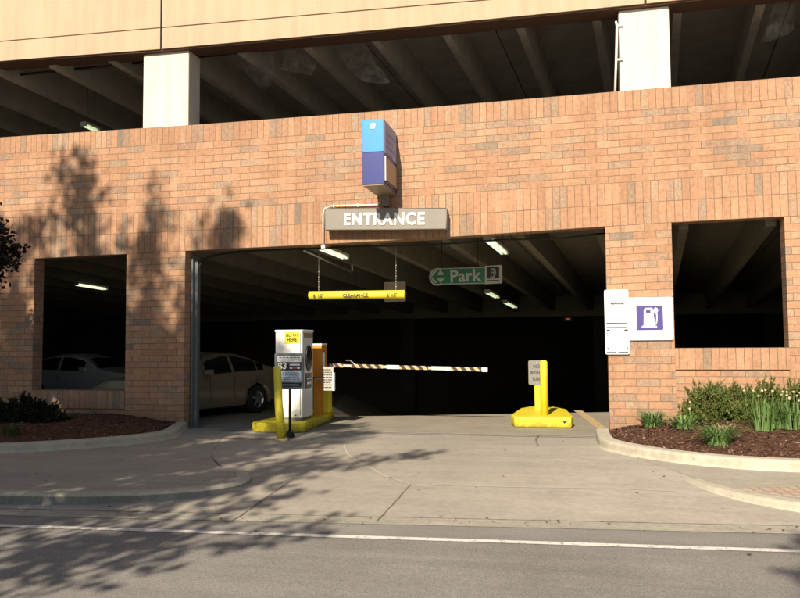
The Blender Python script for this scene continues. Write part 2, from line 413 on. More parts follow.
def text_mesh(name, body, mat, parent, origin, size, rot=0.0, width=None, bold=.02, depth=.004, align='CENTER', xf=None, space=1.0):
    """lettering standing upright in the XZ plane facing -Y, centred on origin (world coordinates)"""
    cu = bpy.data.curves.new(name, 'FONT'); cu.body = body; cu.size = size; cu.extrude = depth; cu.offset = bold * size
    cu.space_character = space; cu.align_x = align; cu.align_y = 'CENTER'; cu.resolution_u = 3
    t = bpy.data.objects.new(name, cu); COL.objects.link(t); bpy.context.view_layer.update()
    dg = bpy.context.evaluated_depsgraph_get(); me = bpy.data.meshes.new_from_object(t.evaluated_get(dg))
    bpy.data.objects.remove(t)
    xs = [v.co.x for v in me.vertices]; ys = [v.co.y for v in me.vertices]
    sx = width / (max(xs) - min(xs)) if width else 1
    cx = (max(xs) + min(xs)) / 2 if align == 'CENTER' else 0; cyy = (max(ys) + min(ys)) / 2
    off = parent.location if parent and parent.get('_w') else Vector((0, 0, 0))
    if parent and parent.parent and parent.parent.get('_w'): off = parent.parent.location
    for v in me.vertices:
        x, y, z = (v.co.x - cx) * sx, v.co.y - cyy, v.co.z
        p = Vector((x * math.cos(rot) - y * math.sin(rot), -z, x * math.sin(rot) + y * math.cos(rot)))
        if xf: p = xf @ p
        v.co = p + Vector(origin) - off
    me.materials.clear(); me.materials.append(MATS[mat])
    o = bpy.data.objects.new(name, me); COL.objects.link(o)
    if parent: o.parent = parent
    return o

# ------------------------------------------------------------------ the ground
def road_edge(x): return 7.92 + .10 * x
def dz(x, y):                                        # driveway apron falls to the gutter
    e = road_edge(x); t = (y - e) / 2.4
    return -.118 * (1 - max(0, min(1, t)))
def ribbon(mb, pts, w, zf, dzz=.004, mat=0, jit=1):
    pts = [Vector((p[0], p[1], 0)) for p in pts]; fine = []
    for a, b in zip(pts, pts[1:]):
        n = max(1, int((b - a).length / .15)); fine += [a.lerp(b, k / n) for k in range(n)]
    fine.append(pts[-1]); rows = []
    for k, p in enumerate(fine):
        d = (fine[min(k + 1, len(fine) - 1)] - fine[max(k - 1, 0)]).normalized(); nn = Vector((-d.y, d.x, 0)) * (w / 2) * lerp(1, random.uniform(.7, 1.25), jit)
        j = Vector((random.uniform(-.006, .006), random.uniform(-.006, .006), 0))
        row = []
        for q in (p - nn + j, p + nn + j): row.append((q.x, q.y, zf(q.x, q.y) + dzz))
        rows.append(row)
    mb.grid(rows, mat, smooth=False)
S = 900.0
mb = MB()
for a, b, c, d in ((-S, -20.6, -S, S), (12.6, S, -S, S), (-20.6, 12.6, -S, 13.6), (-20.6, 12.6, 43, S)):
    mb.face([(a, c, -.30), (b, c, -.30), (b, d, -.30), (a, d, -.30)])
struct('ground', mb, 'sidewalk_concrete')
mb = MB()                                            # the street
rows = [[(x, road_edge(x) - .30, -.12), (x, 4, -.105), (x, 0, -.08), (x, -4, -.12)] for x in (-60, -30, -12, -6, 0, 6, 12, 30, 60)]
mb.grid([list(reversed(r)) for r in rows], smooth=False)
road = struct('road', mb, 'asphalt')
mb = MB()
rows = [[(x, 7.03 + .074 * x - .05, -.112), (x, 7.03 + .074 * x + .05, -.112)] for x in [-24 + i * .5 for i in range(90)]]
mb.grid(rows, smooth=False); line = mb.build('road_line', 'line_white'); line['kind'] = 'structure'
mb = MB()                                            # gutter pan
rows = [[(x, road_edge(x) - .31, -.116), (x, road_edge(x) + .06, -.122), (x, road_edge(x) + .4, -.118)] for x in [-30 + i * 1.0 for i in range(60)]]
mb.grid(rows, smooth=True); struct('gutter', mb, 'gutter_concrete')
mb = MB()                                            # apron
rows = []
for i in range(61):
    x = -9 + i * .25
    ys = [road_edge(x) + .02 + (14.02 - road_edge(x) - .02) * j / 24 for j in range(25)]
    rows.append([(x, y, dz(x, y)) for y in ys])
mb.grid(rows, smooth=True); drive = struct('driveway', mb, 'driveway_concrete')
def jg(*px): return [tuple(G(u, v, -.04))[:2] for u, v in px]
mb = MB()
ribbon(mb, jg((213, 450), (210, 456), (213, 462), (222, 470)), .035, dz)
ribbon(mb, jg((290, 481), (262, 496), (232, 513)), .018, dz)
ribbon(mb, jg((411, 484), (392, 500), (376, 514)), .018, dz)
ribbon(mb, jg((540, 437), (536, 441), (538, 449)), .03, dz)
ribbon(mb, jg((670, 452), (672, 460), (673, 468)), .018, dz)
j = mb.build('dark_joint', 'joint_dark', drive)
mb = MB()
ribbon(mb, jg((346, 440), (344, 450), (348, 457), (362, 467), (385, 477), (411, 484)), .022, dz)
ribbon(mb, jg((411, 484), (520, 486.5), (620, 488), (690, 491)), .026, dz)
ribbon(mb, jg((380, 456), (470, 457), (600, 462)), .014, dz)
j = mb.build('light_joint', 'joint_light', drive)
mb = MB()
ribbon(mb, [(x, 14.05) for x in (-7.3, -3, .45)], .05, lambda x, y: 0.002, .006)
j = mb.build('threshold_joint', 'joint_light', drive)
mb = MB(); ribbon(mb, [(x, 13.86) for x in (-7.3, -3, .45)], .045, lambda x, y: 0.0, .004)
mb.build('threshold_groove', 'joint_dark', drive)

def slab(name, poly, top, bottom, mat, bevel=.02):
    mb = MB(); mb.prism(poly, bottom, top, 'z'); return struct(name, mb, mat, bevel=bevel)
kerbL = [(-30, road_edge(-30) + .35), (-9, 7.33), (-6.36, 7.50), (-5.3, 7.66), (-4.6, 7.95), (-4.1, 8.35), (-3.95, 8.9), (-4.3, 9.5)]
def offset_path(path, w):
    out = []
    for k, p in enumerate(path):
        a = Vector(path[max(k - 1, 0)]); b = Vector(path[min(k + 1, len(path) - 1)]); d = (b - a).normalized()
        out.append((p[0] - d.y * w, p[1] + d.x * w))
    return out
def kerb(name, path, w, top, zb, side=1, mat='kerb_concrete', round_=.035, face='kerb_concrete'):
    """kerb swept along a path: top face, rounded nose and face; side=1 means the kerb body lies left of the path"""
    mb = MB(); rows = []
    for k, (x, y) in enumerate(path):
        a = Vector(path[max(k - 1, 0)]); b = Vector(path[min(k + 1, len(path) - 1)]); d = (b - a).normalized()
        n = Vector((-d.y, d.x)) * side; t = top(x, y) if callable(top) else top; z = zb(x, y) if callable(zb) else zb
        r = min(round_, max(.003, (t - z) * .5)); prof = [(-.03, z), (0, z + (t - z) * .3), (0.004, t - r), (r * .3 + .004, t - r * .3), (r + .004, t), (w, t), (w, t - .12)]
        rows.append([(x + n.x * o, y + n.y * o, h) for o, h in prof])
    if side == 1: rows = [list(reversed(r)) for r in rows]
    mb.grid(rows, smooth=False); n = len(rows[0]) - 1
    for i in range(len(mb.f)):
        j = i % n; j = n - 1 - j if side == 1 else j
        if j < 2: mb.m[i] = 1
    return struct(name, mb, [mat, face])
def smooth_path(p, it=2):
    for _ in range(it):
        q = [p[0]]
        for a, b in zip(p, p[1:]):
            q += [(lerp(a[0], b[0], .25), lerp(a[1], b[1], .25)), (lerp(a[0], b[0], .75), lerp(a[1], b[1], .75))]
        p = q + [p[-1]]
    return p
kl = smooth_path(kerbL)
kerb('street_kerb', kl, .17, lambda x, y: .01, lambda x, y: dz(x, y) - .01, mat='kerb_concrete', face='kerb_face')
inner = offset_path(kl, .165)
slab('sidewalk', inner + [tuple(G(u, v, 0))[:2] for u, v in ((236, 474), (222, 470), (214, 462), (211, 456), (214, 450))] + [(-6.4, 13.0), (-6.9, 14.0), (-30, 14.0)], .006, -.2, 'sidewalk_concrete', 0)
kerbR = smooth_path([(1.25, 9.9), (1.45, 9.4), (1.75, 8.98), (2.15, 8.68), (2.6, 8.5), (3.4, 8.5), (6, 8.8), (30, 11.2)])
kerb('street_kerb', kerbR, .16, .004, lambda x, y: dz(x, y) - .01)
slab('sidewalk', offset_path(kerbR, .155) + [(30, 14), (.9, 14), (.8, 11.5)], .007, -.2, 'sidewalk_concrete', 0)
slab('paver_strip', [(1.75, 9.3), (2.2, 9.0), (2.7, 8.9), (6, 9.15), (25, 11.1), (25, 12.2), (6, 10.3), (2.7, 9.65), (1.9, 9.45)], .012, -.1, 'brick_pavers', 0)

# planting beds: raised kerb with mulch behind
bedL_out = smooth_path([(-30, 9.2), (-12, 9.35), (-10.2, 9.65), (-8.75, 10.2), (-7.75, 11.05), (-7.25, 11.7), (-7.05, 12.4), (-7.3, 13.1), (-7.62, 13.97)])
kerb('bed_kerb', bedL_out, .2, .15, 0, 1, round_=.04)
bedR_out = smooth_path([(.27, 13.97), (.27, 12.9), (.33, 12.35), (.8, 11.62), (1.35, 11.08), (2.05, 10.72), (3.2, 10.6), (8, 10.9), (30, 12.6)])
kerb('bed_kerb', bedR_out, .22, .15, lambda x, y: dz(x, y) - .01, 1, round_=.04)
def hum(x, y): return noise.noise(Vector((x * 3.1, y * 3.1, 3))) * .03 + noise.noise(Vector((x * 11, y * 11, 1))) * .022 + noise.noise(Vector((x * 37, y * 37, 5))) * .012
def mulch_z(x, y, path):
    rise = .27 if x > -3 else .16
    d = min((Vector((x, y)) - Vector(p)).length for p in path)
    return .125 + rise * min(1, max(0, d - .18) / 1.5) + hum(x, y) * min(1, max(.25, d * 1.2))
def in_poly(x, y, poly):
    c = False; n = len(poly)
    for i in range(n):
        x1, y1 = poly[i]; x2, y2 = poly[(i + 1) % n]
        if (y1 > y) != (y2 > y) and x < (x2 - x1) * (y - y1) / (y2 - y1) + x1: c = not c
    return c
def mulch_bed(path, x0, x1, y0, close, fine, chips, seed):
    inner = offset_path(path, .19 ); poly = inner + close; mb = MB()
    nx = int((x1 - x0) / fine); ny = int((14.0 - y0) / fine); idx = {}
    zz = {}
    for i in range(nx + 1):
        for jj in range(ny + 1):
            x = x0 + i * fine; y = y0 + jj * fine
            if in_poly(x, min(y, 13.98), poly): zz[i, jj] = (x, min(y, 14.0), mulch_z(x, y, path))
    # include one cell outside the outline, tucked below the kerb top
    for i in range(nx):
        for jj in range(ny):
            ks = [(i, jj), (i + 1, jj), (i + 1, jj + 1), (i, jj + 1)]
            if any(k in zz for k in ks):
                q = []
                for k in ks:
                    if k not in idx:
                        idx[k] = len(mb.v)
                        mb.v.append(zz.get(k) or (x0 + k[0] * fine, min(14.0, y0 + k[1] * fine), .12))
                    q.append(idx[k])
                mb.f.append(tuple(q)); mb.m.append(0); mb.smooth.append(True); mb.uv.append([(0, 0)] * 4)
    o = struct('planting_bed', mb, 'mulch')
    rnd = random.Random(seed); cb = MB(); n = 0
    while n < chips:
        x = rnd.uniform(max(x0, -10.5), min(x1, 4.2)); y = rnd.uniform(y0, 13.95)
        if not in_poly(x, y, poly): continue
        n += 1; z = mulch_z(x, y, path) + .004; a = rnd.uniform(0, 6.3); L = rnd.uniform(.012, .045); w = rnd.uniform(.004, .011)
        t = Vector((math.cos(a), math.sin(a), rnd.uniform(-.5, .6))).normalized() * L; s_ = Vector((-t.y, t.x, rnd.uniform(-.02, .02))).normalized() * w
        p = Vector((x, y, z)); up = Vector((0, 0, .006))
        cb.face([p - t - s_, p + t - s_ * .6, p + t + s_, p - t + s_ * .7]); i = len(cb.v)
    c = cb.build('mulch_chips', 'mulch_chip'); c['kind'] = 'stuff'; c['label'] = 'loose brown bark chips covering the planting bed'
    return poly
polyR = mulch_bed(bedR_out, .3, 8, 10.5, [(30, 14.0), (.5, 14.0)], .05, 7000, 3)
polyL = mulch_bed(bedL_out, -13, -6.9, 9.2, [(-7.75, 14.0), (-30, 14.0)], .06, 3500, 4)

def litter(n, seed):
    rnd = random.Random(seed); lb = MB()
    while n:
        if rnd.random() < .55: x = rnd.uniform(-8, 4); y = road_edge(x) + rnd.gauss(-.1, .12)
        else: x = rnd.uniform(-8, 1.5); y = rnd.uniform(6.5, 13.9)
        z = dz(x, y) + .012 if y > road_edge(x) + .4 else -.104
        if x < -4.4 and y > 7.7: z = .02
        n -= 1; a = rnd.uniform(0, 6.3); L = rnd.uniform(.008, .028); w = L * rnd.uniform(.3, .7)
        t = Vector((math.cos(a) * L, math.sin(a) * L, rnd.uniform(-.003, .006))); q = Vector((-math.sin(a) * w, math.cos(a) * w, rnd.uniform(-.002, .004))); p = Vector((x, y, z))
        lb.face([p - t, p + q, p + t, p - q])
    o = lb.build('ground_litter', 'mulch_chip'); o['kind'] = 'stuff'; o['label'] = 'bits of bark and dry leaf scattered over the pavement'
litter(230, 12)
# ------------------------------------------------------------------ the garage building
GAR = thing('parking_garage', (-3.5, 14.0, 0), 'red brick parking garage with beige precast upper panels and dark open interior', 'building')
def fl(px): return [(P(u, v).x, P(u, v).z) for u, v in px]
BTOP = fl([(0, 137.5), (200, 124.5), (400, 109.6), (600, 93), (800, 76.3)])
SOL = fl([(20, 217.2), (200, 210), (400, 196.7), (600, 184), (800, 170.4)])
LINT = fl([(43, 258.3), (127, 253.9), (186, 251), (340, 243.3), (450, 237), (606, 226.5), (673, 222.4), (786, 216.4)])
BEI = fl([(0, 62), (142, 52), (400, 29.4), (600, 9.8)])
bt = lambda x: interp(BTOP, x); s1 = lambda x: interp(BTOP, x) - SH; sd = lambda x: interp(SOL, x)
li = lambda x: interp(LINT, x); ms = lambda x: (sd(x) + li(x)) / 2; be = lambda x: interp(BEI, x)
YF, YB = 14.0, 14.30
def section(mb, x0, x1, zt, zb, vt, vb, mat, yf=YF, yb=YB, left=False, right=False, top=False, bottom=False):
    n = max(1, int((x1 - x0) / .8)); xs = [x0 + (x1 - x0) * k / n for k in range(n + 1)]
    for a, b in zip(xs, xs[1:]):
        mb.face([(a, yf, zb(a)), (b, yf, zb(b)), (b, yf, zt(b)), (a, yf, zt(a))], mat, [(a, vb), (b, vb), (b, vt), (a, vt)])
        mb.face([(b, yb, zb(b)), (a, yb, zb(a)), (a, yb, zt(a)), (b, yb, zt(b))], mat, [(b, vb), (a, vb), (a, vt), (b, vt)])
        if top: mb.face([(a, yf, zt(a)), (b, yf, zt(b)), (b, yb, zt(b)), (a, yb, zt(a))], mat, [(a, 0.01), (b, 0.01), (b, .31), (a, .31)])
        if bottom: mb.face([(b, yf, zb(b)), (a, yf, zb(a)), (a, yb, zb(a)), (b, yb, zb(b))], mat, [(b, 0.01), (a, 0.01), (a, .31), (b, .31)])
    if left: mb.face([(x0, yb, zb(x0)), (x0, yf, zb(x0)), (x0, yf, zt(x0)), (x0, yb, zt(x0))], mat, [(x0 - .3, vb), (x0, vb), (x0, vt), (x0 - .3, vt)])
    if right: mb.face([(x1, yf, zb(x1)), (x1, yb, zb(x1)), (x1, yb, zt(x1)), (x1, yf, zt(x1))], mat, [(x1, vb), (x1 + .3, vb), (x1 + .3, vt), (x1, vt)])
XL, XR = -20.0, 12.0
mb = MB()
section(mb, XL, XR, bt, s1, SH, 0, 1, top=True)
section(mb, XL, XR, s1, sd, CH * 10, 0, 0)
section(mb, XL, XR, sd, li, SH * 2, 0, 1, bottom=True)
mb.build('brick_parapet', ['brick_running', 'brick_soldier'], GAR)
gz = lambda x: -.15
for x0, x1 in ((XL, -11.25), (-9.05, -7.72), (.52, 1.64), (3.46, XR)):
    mb = MB(); section(mb, x0, x1, li, gz, 0, -CH * 30, 0, left=x0 > XL, right=x1 < XR)
    mb.build('brick_pier', ['brick_running'], GAR)
for x0, x1, z1 in ((-11.25, -9.05, .75), (1.64, 3.46, 1.555)):
    sz = lambda x, z1=z1: z1; sb = lambda x, z1=z1: z1 - SH
    mb = MB(); section(mb, x0, x1, sb, gz, 0, -round((z1 - SH + .15) / CH) * CH, 0, yf=YF + .012)
    mb.build('sill_wall', ['brick_running'], GAR)
    mb = MB(); section(mb, x0, x1, sz, sb, SH, 0, 1, yf=YF - .02, yb=YB + .01, top=True, bottom=True, left=True, right=True)
    mb.build('window_sill', ['brick_running', 'brick_soldier'], GAR)
# beige precast panels above the upper opening, with open joints and a groove
JX = [P(163, 25).x, P(645, 4).x]
edges = [XL, JX[0], JX[1], XR]
groove = fl([(0, 43), (400, 9)]); gs = (groove[1][1] - groove[0][1]) / (groove[1][0] - groove[0][0])
gf = lambda x: groove[0][1] + gs * (x - groove[0][0])
for a, b in zip(edges, edges[1:]):
    a2, b2 = a + .022, b - .022; mb = MB(); n = 8; xs = [a2 + (b2 - a2) * k / n for k in range(n + 1)]
    for p, q in zip(xs, xs[1:]):
        mb.hexa([(p, 13.93, be(p)), (q, 13.93, be(q)), (q, 14.22, be(q)), (p, 14.22, be(p)), (p, 13.93, gf(p) - .012), (q, 13.93, gf(q) - .012), (q, 14.22, gf(q) - .012), (p, 14.22, gf(p) - .012)])
        mb.hexa([(p, 13.93, gf(p) + .012), (q, 13.93, gf(q) + .012), (q, 14.22, gf(q) + .012), (p, 14.22, gf(p) + .012), (p, 13.93, 10.4), (q, 13.93, 10.4), (q, 14.22, 10.4), (p, 14.22, 10.4)])
    mb.build('spandrel_panel', ['beige_precast'], GAR)
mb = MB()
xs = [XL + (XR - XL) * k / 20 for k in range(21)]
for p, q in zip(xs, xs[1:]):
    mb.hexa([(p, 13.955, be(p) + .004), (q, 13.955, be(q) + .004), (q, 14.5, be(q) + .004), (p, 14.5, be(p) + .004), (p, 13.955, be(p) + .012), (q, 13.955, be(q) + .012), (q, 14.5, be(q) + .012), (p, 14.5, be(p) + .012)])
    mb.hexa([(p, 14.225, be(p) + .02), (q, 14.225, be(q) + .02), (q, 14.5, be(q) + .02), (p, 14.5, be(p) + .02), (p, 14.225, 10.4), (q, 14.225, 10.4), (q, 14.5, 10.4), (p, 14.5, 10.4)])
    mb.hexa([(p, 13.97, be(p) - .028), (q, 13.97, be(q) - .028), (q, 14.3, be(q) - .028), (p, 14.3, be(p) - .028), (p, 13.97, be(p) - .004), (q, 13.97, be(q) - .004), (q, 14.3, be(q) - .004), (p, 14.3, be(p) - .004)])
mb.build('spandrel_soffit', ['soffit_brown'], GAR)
for x0, x1 in ((P(141.5, 90).x, P(187, 90).x), (P(619.5, 50).x, P(670.5, 50).x), (-18.6, -17.7), (9.4, 10.4)):
    mb = MB(); mb.box(x0, x1, 14.06, 14.56, 4.9, be(x0) - .03); mb.build('concrete_column', ['column_concrete'], GAR, bevel=.02)
# floors and ceilings of double tees running back from the facade, dropping slightly
DX, DZ = .0927, -.0444
def tee(kind, xc, zs, y1, mat='tee_concrete', z_front=14.32, depth=.6):
    mb = MB(); W = 1.435
    def pt(x, y, z): return (x + DX * (y - 14.3), y, z + DZ * (y - 14.3))
    def bar(xa, xb, za, zb, xa2=None, xb2=None):
        xa2 = xa if xa2 is None else xa2; xb2 = xb if xb2 is None else xb2
        mb.hexa([pt(xa2, z_front, za), pt(xb2, z_front, za), pt(xb2, y1, za), pt(xa2, y1, za), pt(xa, z_front, zb), pt(xb, z_front, zb), pt(xb, y1, zb), pt(xa, y1, zb)])
    bar(xc - W, xc + W, zs, zs + .12)
    for s_ in (-.72, .72): bar(xc + s_ - .12, xc + s_ + .12, zs - depth, zs - .001, xc + s_ - .08, xc + s_ + .08)
    return mb.build(kind, [mat], GAR)
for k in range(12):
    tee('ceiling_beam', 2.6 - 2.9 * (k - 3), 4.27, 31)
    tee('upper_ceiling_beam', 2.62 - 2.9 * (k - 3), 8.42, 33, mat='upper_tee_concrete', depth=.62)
mb = MB()
def slabbox(z0, z1, ya, yb_, drop=True):
    d0 = DZ * (ya - 14.3) if drop else 0; d1 = DZ * (yb_ - 14.3) if drop else 0
    mb.hexa([(XL, ya, z0 + d0), (XR, ya, z0 + d0), (XR, yb_, z0 + d1), (XL, yb_, z0 + d1), (XL, ya, z1 + d0), (XR, ya, z1 + d0), (XR, yb_, z1 + d1), (XL, yb_, z1 + d1)])
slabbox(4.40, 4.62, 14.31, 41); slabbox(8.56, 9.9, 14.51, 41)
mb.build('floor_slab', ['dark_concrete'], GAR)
mb = MB(); mb.box(XL, XR, 31.02, 31.6, 2.72, 3.62); mb.build('girder', ['tee_concrete'], GAR)
mb = MB(); mb.box(XL, XR, 33.02, 33.6, 6.6, 7.7); mb.build('girder', ['tee_concrete'], GAR)
mb = MB()
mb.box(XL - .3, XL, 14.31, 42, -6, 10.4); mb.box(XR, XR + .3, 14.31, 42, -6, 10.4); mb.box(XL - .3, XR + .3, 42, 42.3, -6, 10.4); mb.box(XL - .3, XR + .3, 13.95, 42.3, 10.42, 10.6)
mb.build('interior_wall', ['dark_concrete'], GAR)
for x in (-13.2, -6.9, .9, 7.2):
    mb = MB(); mb.box(x - .3, x + .3, 31.05, 31.6, -2.6, 2.70); mb.build('interior_column', ['dark_concrete'], GAR)
# garage floor: level near the street, ramp falling away beyond a crest
mb = MB()
crest = [(XL, 24.5), (-7.6, 24.5), (-5.75, 16.9), (-4.0, 17.4), (.6, 19.0), (3, 20), (XR, 23.5)]
mb.face([(XL, 14.02, 0), (XR, 14.02, 0)] + [(x, y, 0) for x, y in reversed(crest)])
for (a, b), (c, d) in zip(crest[1:], crest[2:]):
    mb.face([(a, b, 0), (c, d, 0), (c + 2, 42, -.2 * (42 - d)), (a + 1, 42, -.2 * (42 - b))])
flo = struct('garage_floor', mb, 'floor_concrete')
mb = MB(); ribbon(mb, [tuple(G(578, 410.5))[:2], tuple(G(603, 429))[:2]], .2, lambda x, y: 0.0, .004, jit=.1)
mb.build('ochre_stripe', 'ochre_paint', flo)
# steel guide post at the left jamb, conduit and cable under the lintel
mb = MB(); mb.box(-7.70, -7.60, 14.305, 14.42, .0, 3.50); mb.box(-7.70, -7.665, 14.22, 14.303, .0, 3.50); mb.box(-7.72, -7.52, 14.2, 14.45, 0, .03)
mb.build('steel_guide', ['steel_post'], GAR, bevel=.004)
mb = MB()
cable = [P(196, 330, 14.36), P(196.5, 285, 14.36), P(198, 268, 14.36), P(204, 259, 14.36), P(216, 255, 14.36), P(240, 251.5, 14.36), P(300, 249, 14.36), P(380, 246, 14.36),
         P(430, 245, 14.36), P(500, 240, 14.36), P(560, 238.6, 14.36), P(606, 233, 14.36)]
mb.tube(cable, .018, 8); mb.build('black_conduit', ['black_rubber'], GAR)
mb = MB(); mb.tube([(-20, 14.9, 8.0 - .03), (-3, 14.9, 7.95), (1.4, 14.9, 7.93), (12, 14.9, 8.05)], .03, 8)
mb.build('sprinkler_pipe', ['black_paint'], GAR)
mb = MB(); q = [P(615, 92, 14.04), P(616.2, 60, 14.04), P(617, 26, 14.04), P(616, 22, 14.1)]
mb.tube(q, .022, 8)
for v in (60, 26): p = P(617, v, 14.04); mb.box(p.x - .02, p.x + .10, 14.02, 14.055, p.z - .015, p.z + .015)
mb.build('white_conduit', ['white_conduit'], GAR)

# ------------------------------------------------------------------ ceiling lights
def light(u0, v0, Y0, u1, label, mat='tube_light'):
    a = P(u0, v0, Y0); d = Vector((DX, 1, DZ)).normalized(); L = .5
    for k in range(400):
        L = .2 + k * .01; q = a + d * L - CAMP; u = 400 + FPX * q.dot(RT) / q.dot(FW)
        if u >= u1: break
    zc = 4.27 + DZ * (Y0 - 14.3) if a.z < 5 else 8.42 + DZ * (Y0 - 14.3)
    t = thing('ceiling_light', (a.x, a.y, zc), label, 'ceiling light', 'fluorescent lights under the garage ceilings')
    side = d.cross(Vector((0, 0, 1))).normalized(); upv = side.cross(d).normalized()
    def bar(mb, l0, l1, w0, w1, h0, h1, chamf=0):
        c = []
        for h, w in ((h0, (w0, w1)), (h1, (w0, w1))):
            sh = chamf if h == h0 else 0
            c += [a + d * l0 + side * (w[0] + sh) + upv * h, a + d * l0 + side * (w[1] - sh) + upv * h, a + d * l1 + side * (w[1] - sh) + upv * h, a + d * l1 + side * (w[0] + sh) + upv * h]
        mb.hexa(c)
    mb = MB(); bar(mb, 0, L, -.09, .09, .045, .10); mb.build('housing', ['white_conduit'], t)
    for s_ in (-.045, .045):
        mb = MB(); mb.tube([a + d * .04 + side * s_ + upv * .01, a + d * (L - .04) + side * s_ + upv * .01], .024, 8); mb.build('tube', [mat], t)
    mb = MB(); bar(mb, -.03, 0, -.09, .09, -.01, .10); bar(mb, L, L + .03, -.09, .09, -.01, .10); mb.build('end_cap', ['grey_letter'], t)
    mb = MB()
    for l in (.1, L - .1): p = a + d * l + upv * .1; mb.tube([p, (p.x, p.y, min(zc, max(p.z + .05, zc - .02)))], .008, 6)
    mb.build('hanger', ['black_paint'], t)
light(321, 249.5, 14.75, 345, 'pair of fluorescent tubes just under the lintel, at the foot of the white conduit')
light(488, 241, 14.9, 504, 'fluorescent light above the green sign, right of the entrance middle')
light(487, 293, 22.5, 497, 'small far fluorescent light just below the pump plate of the green sign', 'tube_dim')
light(505, 303, 25.5, 515, 'farthest lit fluorescent light, lower right of the other far one', 'tube_dim')
light(439, 268.5, 20.0, 449, 'fluorescent light half hidden behind the green arrow sign', 'tube_dim')
light(76, 285, 18.2, 105, 'fluorescent light seen through the left brick window')
light(84, 126, 16.5, 97, 'fluorescent light peeping over the upper brick parapet', 'tube_dim')
p = P(568, 319, 30.9); t = thing('exit_light', (p.x, p.y, p.z - .1), 'tiny glowing red lamp high on the far girder inside the garage', 'lamp')
mb = MB(); mb.box(p.x - .16, p.x + .16, 30.96, 31.02, p.z - .09, p.z + .09); mb.build('case', ['black_paint'], t)
mb = MB(); mb.box(p.x - .07, p.x + .07, 30.94, 30.958, p.z - .035, p.z + .035); mb.build('lens', ['red_lamp'], t)

mb = MB(); a_, b_ = P(303, 250, 15.2), P(352, 272, 17.2); mb.tube([a_, b_], .03, 8)
mb.tube([b_, b_ + Vector((0, 0, .35))], .03, 8); mb.build('ceiling_pipe', ['galvanised'], GAR)
# torn plastic sheeting under the upper ceiling
def film(pts_rows, label):
    mb = MB(); rows = []
    for r in pts_rows: rows.append([P(u, v, Y) for u, v, Y in r])
    fine = []
    for a, b in zip(rows, rows[1:]):
        for k in range(6):
            t = k / 6; row = []
            for i in range(len(a) - 1):
                for kk in range(6):
                    s_ = kk / 6; p = (a[i].lerp(a[i + 1], s_)).lerp(b[i].lerp(b[i + 1], s_), t)
                    p = p + Vector((0, noise.noise(p * 3) * .12, noise.noise(p * 2.3 + Vector((5, 0, 0))) * .06)); row.append(p)
            fine.append(row)
    mb.grid(fine); o = mb.build('plastic_sheet', ['plastic_film']); 
    tag(o, label, 'plastic sheet', 'torn plastic sheets in the upper opening'); return o
film([[(215, 48, 15.2), (285, 44, 15.2)], [(240, 68, 15.4), (281, 66, 15.3)], [(262, 91, 15.6), (270, 91, 15.5)]], 'pointed torn plastic sheet hanging in the upper opening, between column and blue sign')
film([[(284, 47, 15.0), (330, 44, 15.6)], [(283, 62, 15.0), (322, 70, 15.6)], [(281, 72, 15.0), (316, 76, 15.6)]], 'short plastic sheet sagging beside the pointed one, left upper opening')
film([[(330, 44, 15.2), (372, 40, 15.4)], [(350, 70, 15.3), (385, 66, 15.5)], [(370, 86, 15.4), (398, 88, 15.6)]], 'long plastic sheet slung diagonally above the blue sign')
film([[(775, 5, 15.2), (800, 2, 15.2)], [(764, 34, 15.2), (800, 30, 15.4)], [(760, 44, 15.2), (790, 36, 15.4)]], 'plastic sheet hanging at the upper right corner of the upper opening')

# ------------------------------------------------------------------ signs on the facade
def plate(mb, pts, yb, yf, mat=0):
    mb.hexa([(pts[0][0], yf, pts[0][1]), (pts[1][0], yf, pts[1][1]), (pts[1][0], yb, pts[1][1]), (pts[0][0], yb, pts[0][1]),
             (pts[3][0], yf, pts[3][1]), (pts[2][0], yf, pts[2][1]), (pts[2][0], yb, pts[2][1]), (pts[3][0], yb, pts[3][1])], mat)
def q4(px, Y): return [(P(u, v, Y).x, P(u, v, Y).z) for u, v in px]
SY = 13.76
c = q4([(324.8, 229.8), (446.5, 228.9), (446.5, 208.3), (324.8, 208.9)], SY)
cx = sum(a for a, b in c) / 4; cz = sum(b for a, b in c) / 4; rot = math.atan2(c[1][1] - c[0][1], c[1][0] - c[0][0])
t = thing('entrance_sign', (cx, SY, c[0][1]), 'long grey sign reading ENTRANCE in white over the driveway', 'sign')
mb = MB(); plate(mb, c, 13.998, SY); mb.build('sign_box', ['sign_grey'], t, bevel=.01)
mb = MB()
def edge_bar(a, b, w=.018): mb.tube([(a[0], SY - .004, a[1]), (b[0], SY - .004, b[1])], w / 2, 6)
for i in range(4): edge_bar(c[i], c[(i + 1) % 4])
mb.build('frame', ['sign_edge'], t)
a, b = P(344.5, 218.3, SY), P(425, 218, SY)
text_mesh('lettering', 'ENTRANCE', 'letter_white', t, (cx - .01, SY - .012, cz + .003), .315, rot, b.x - a.x, bold=.032, depth=.002, space=1.14)

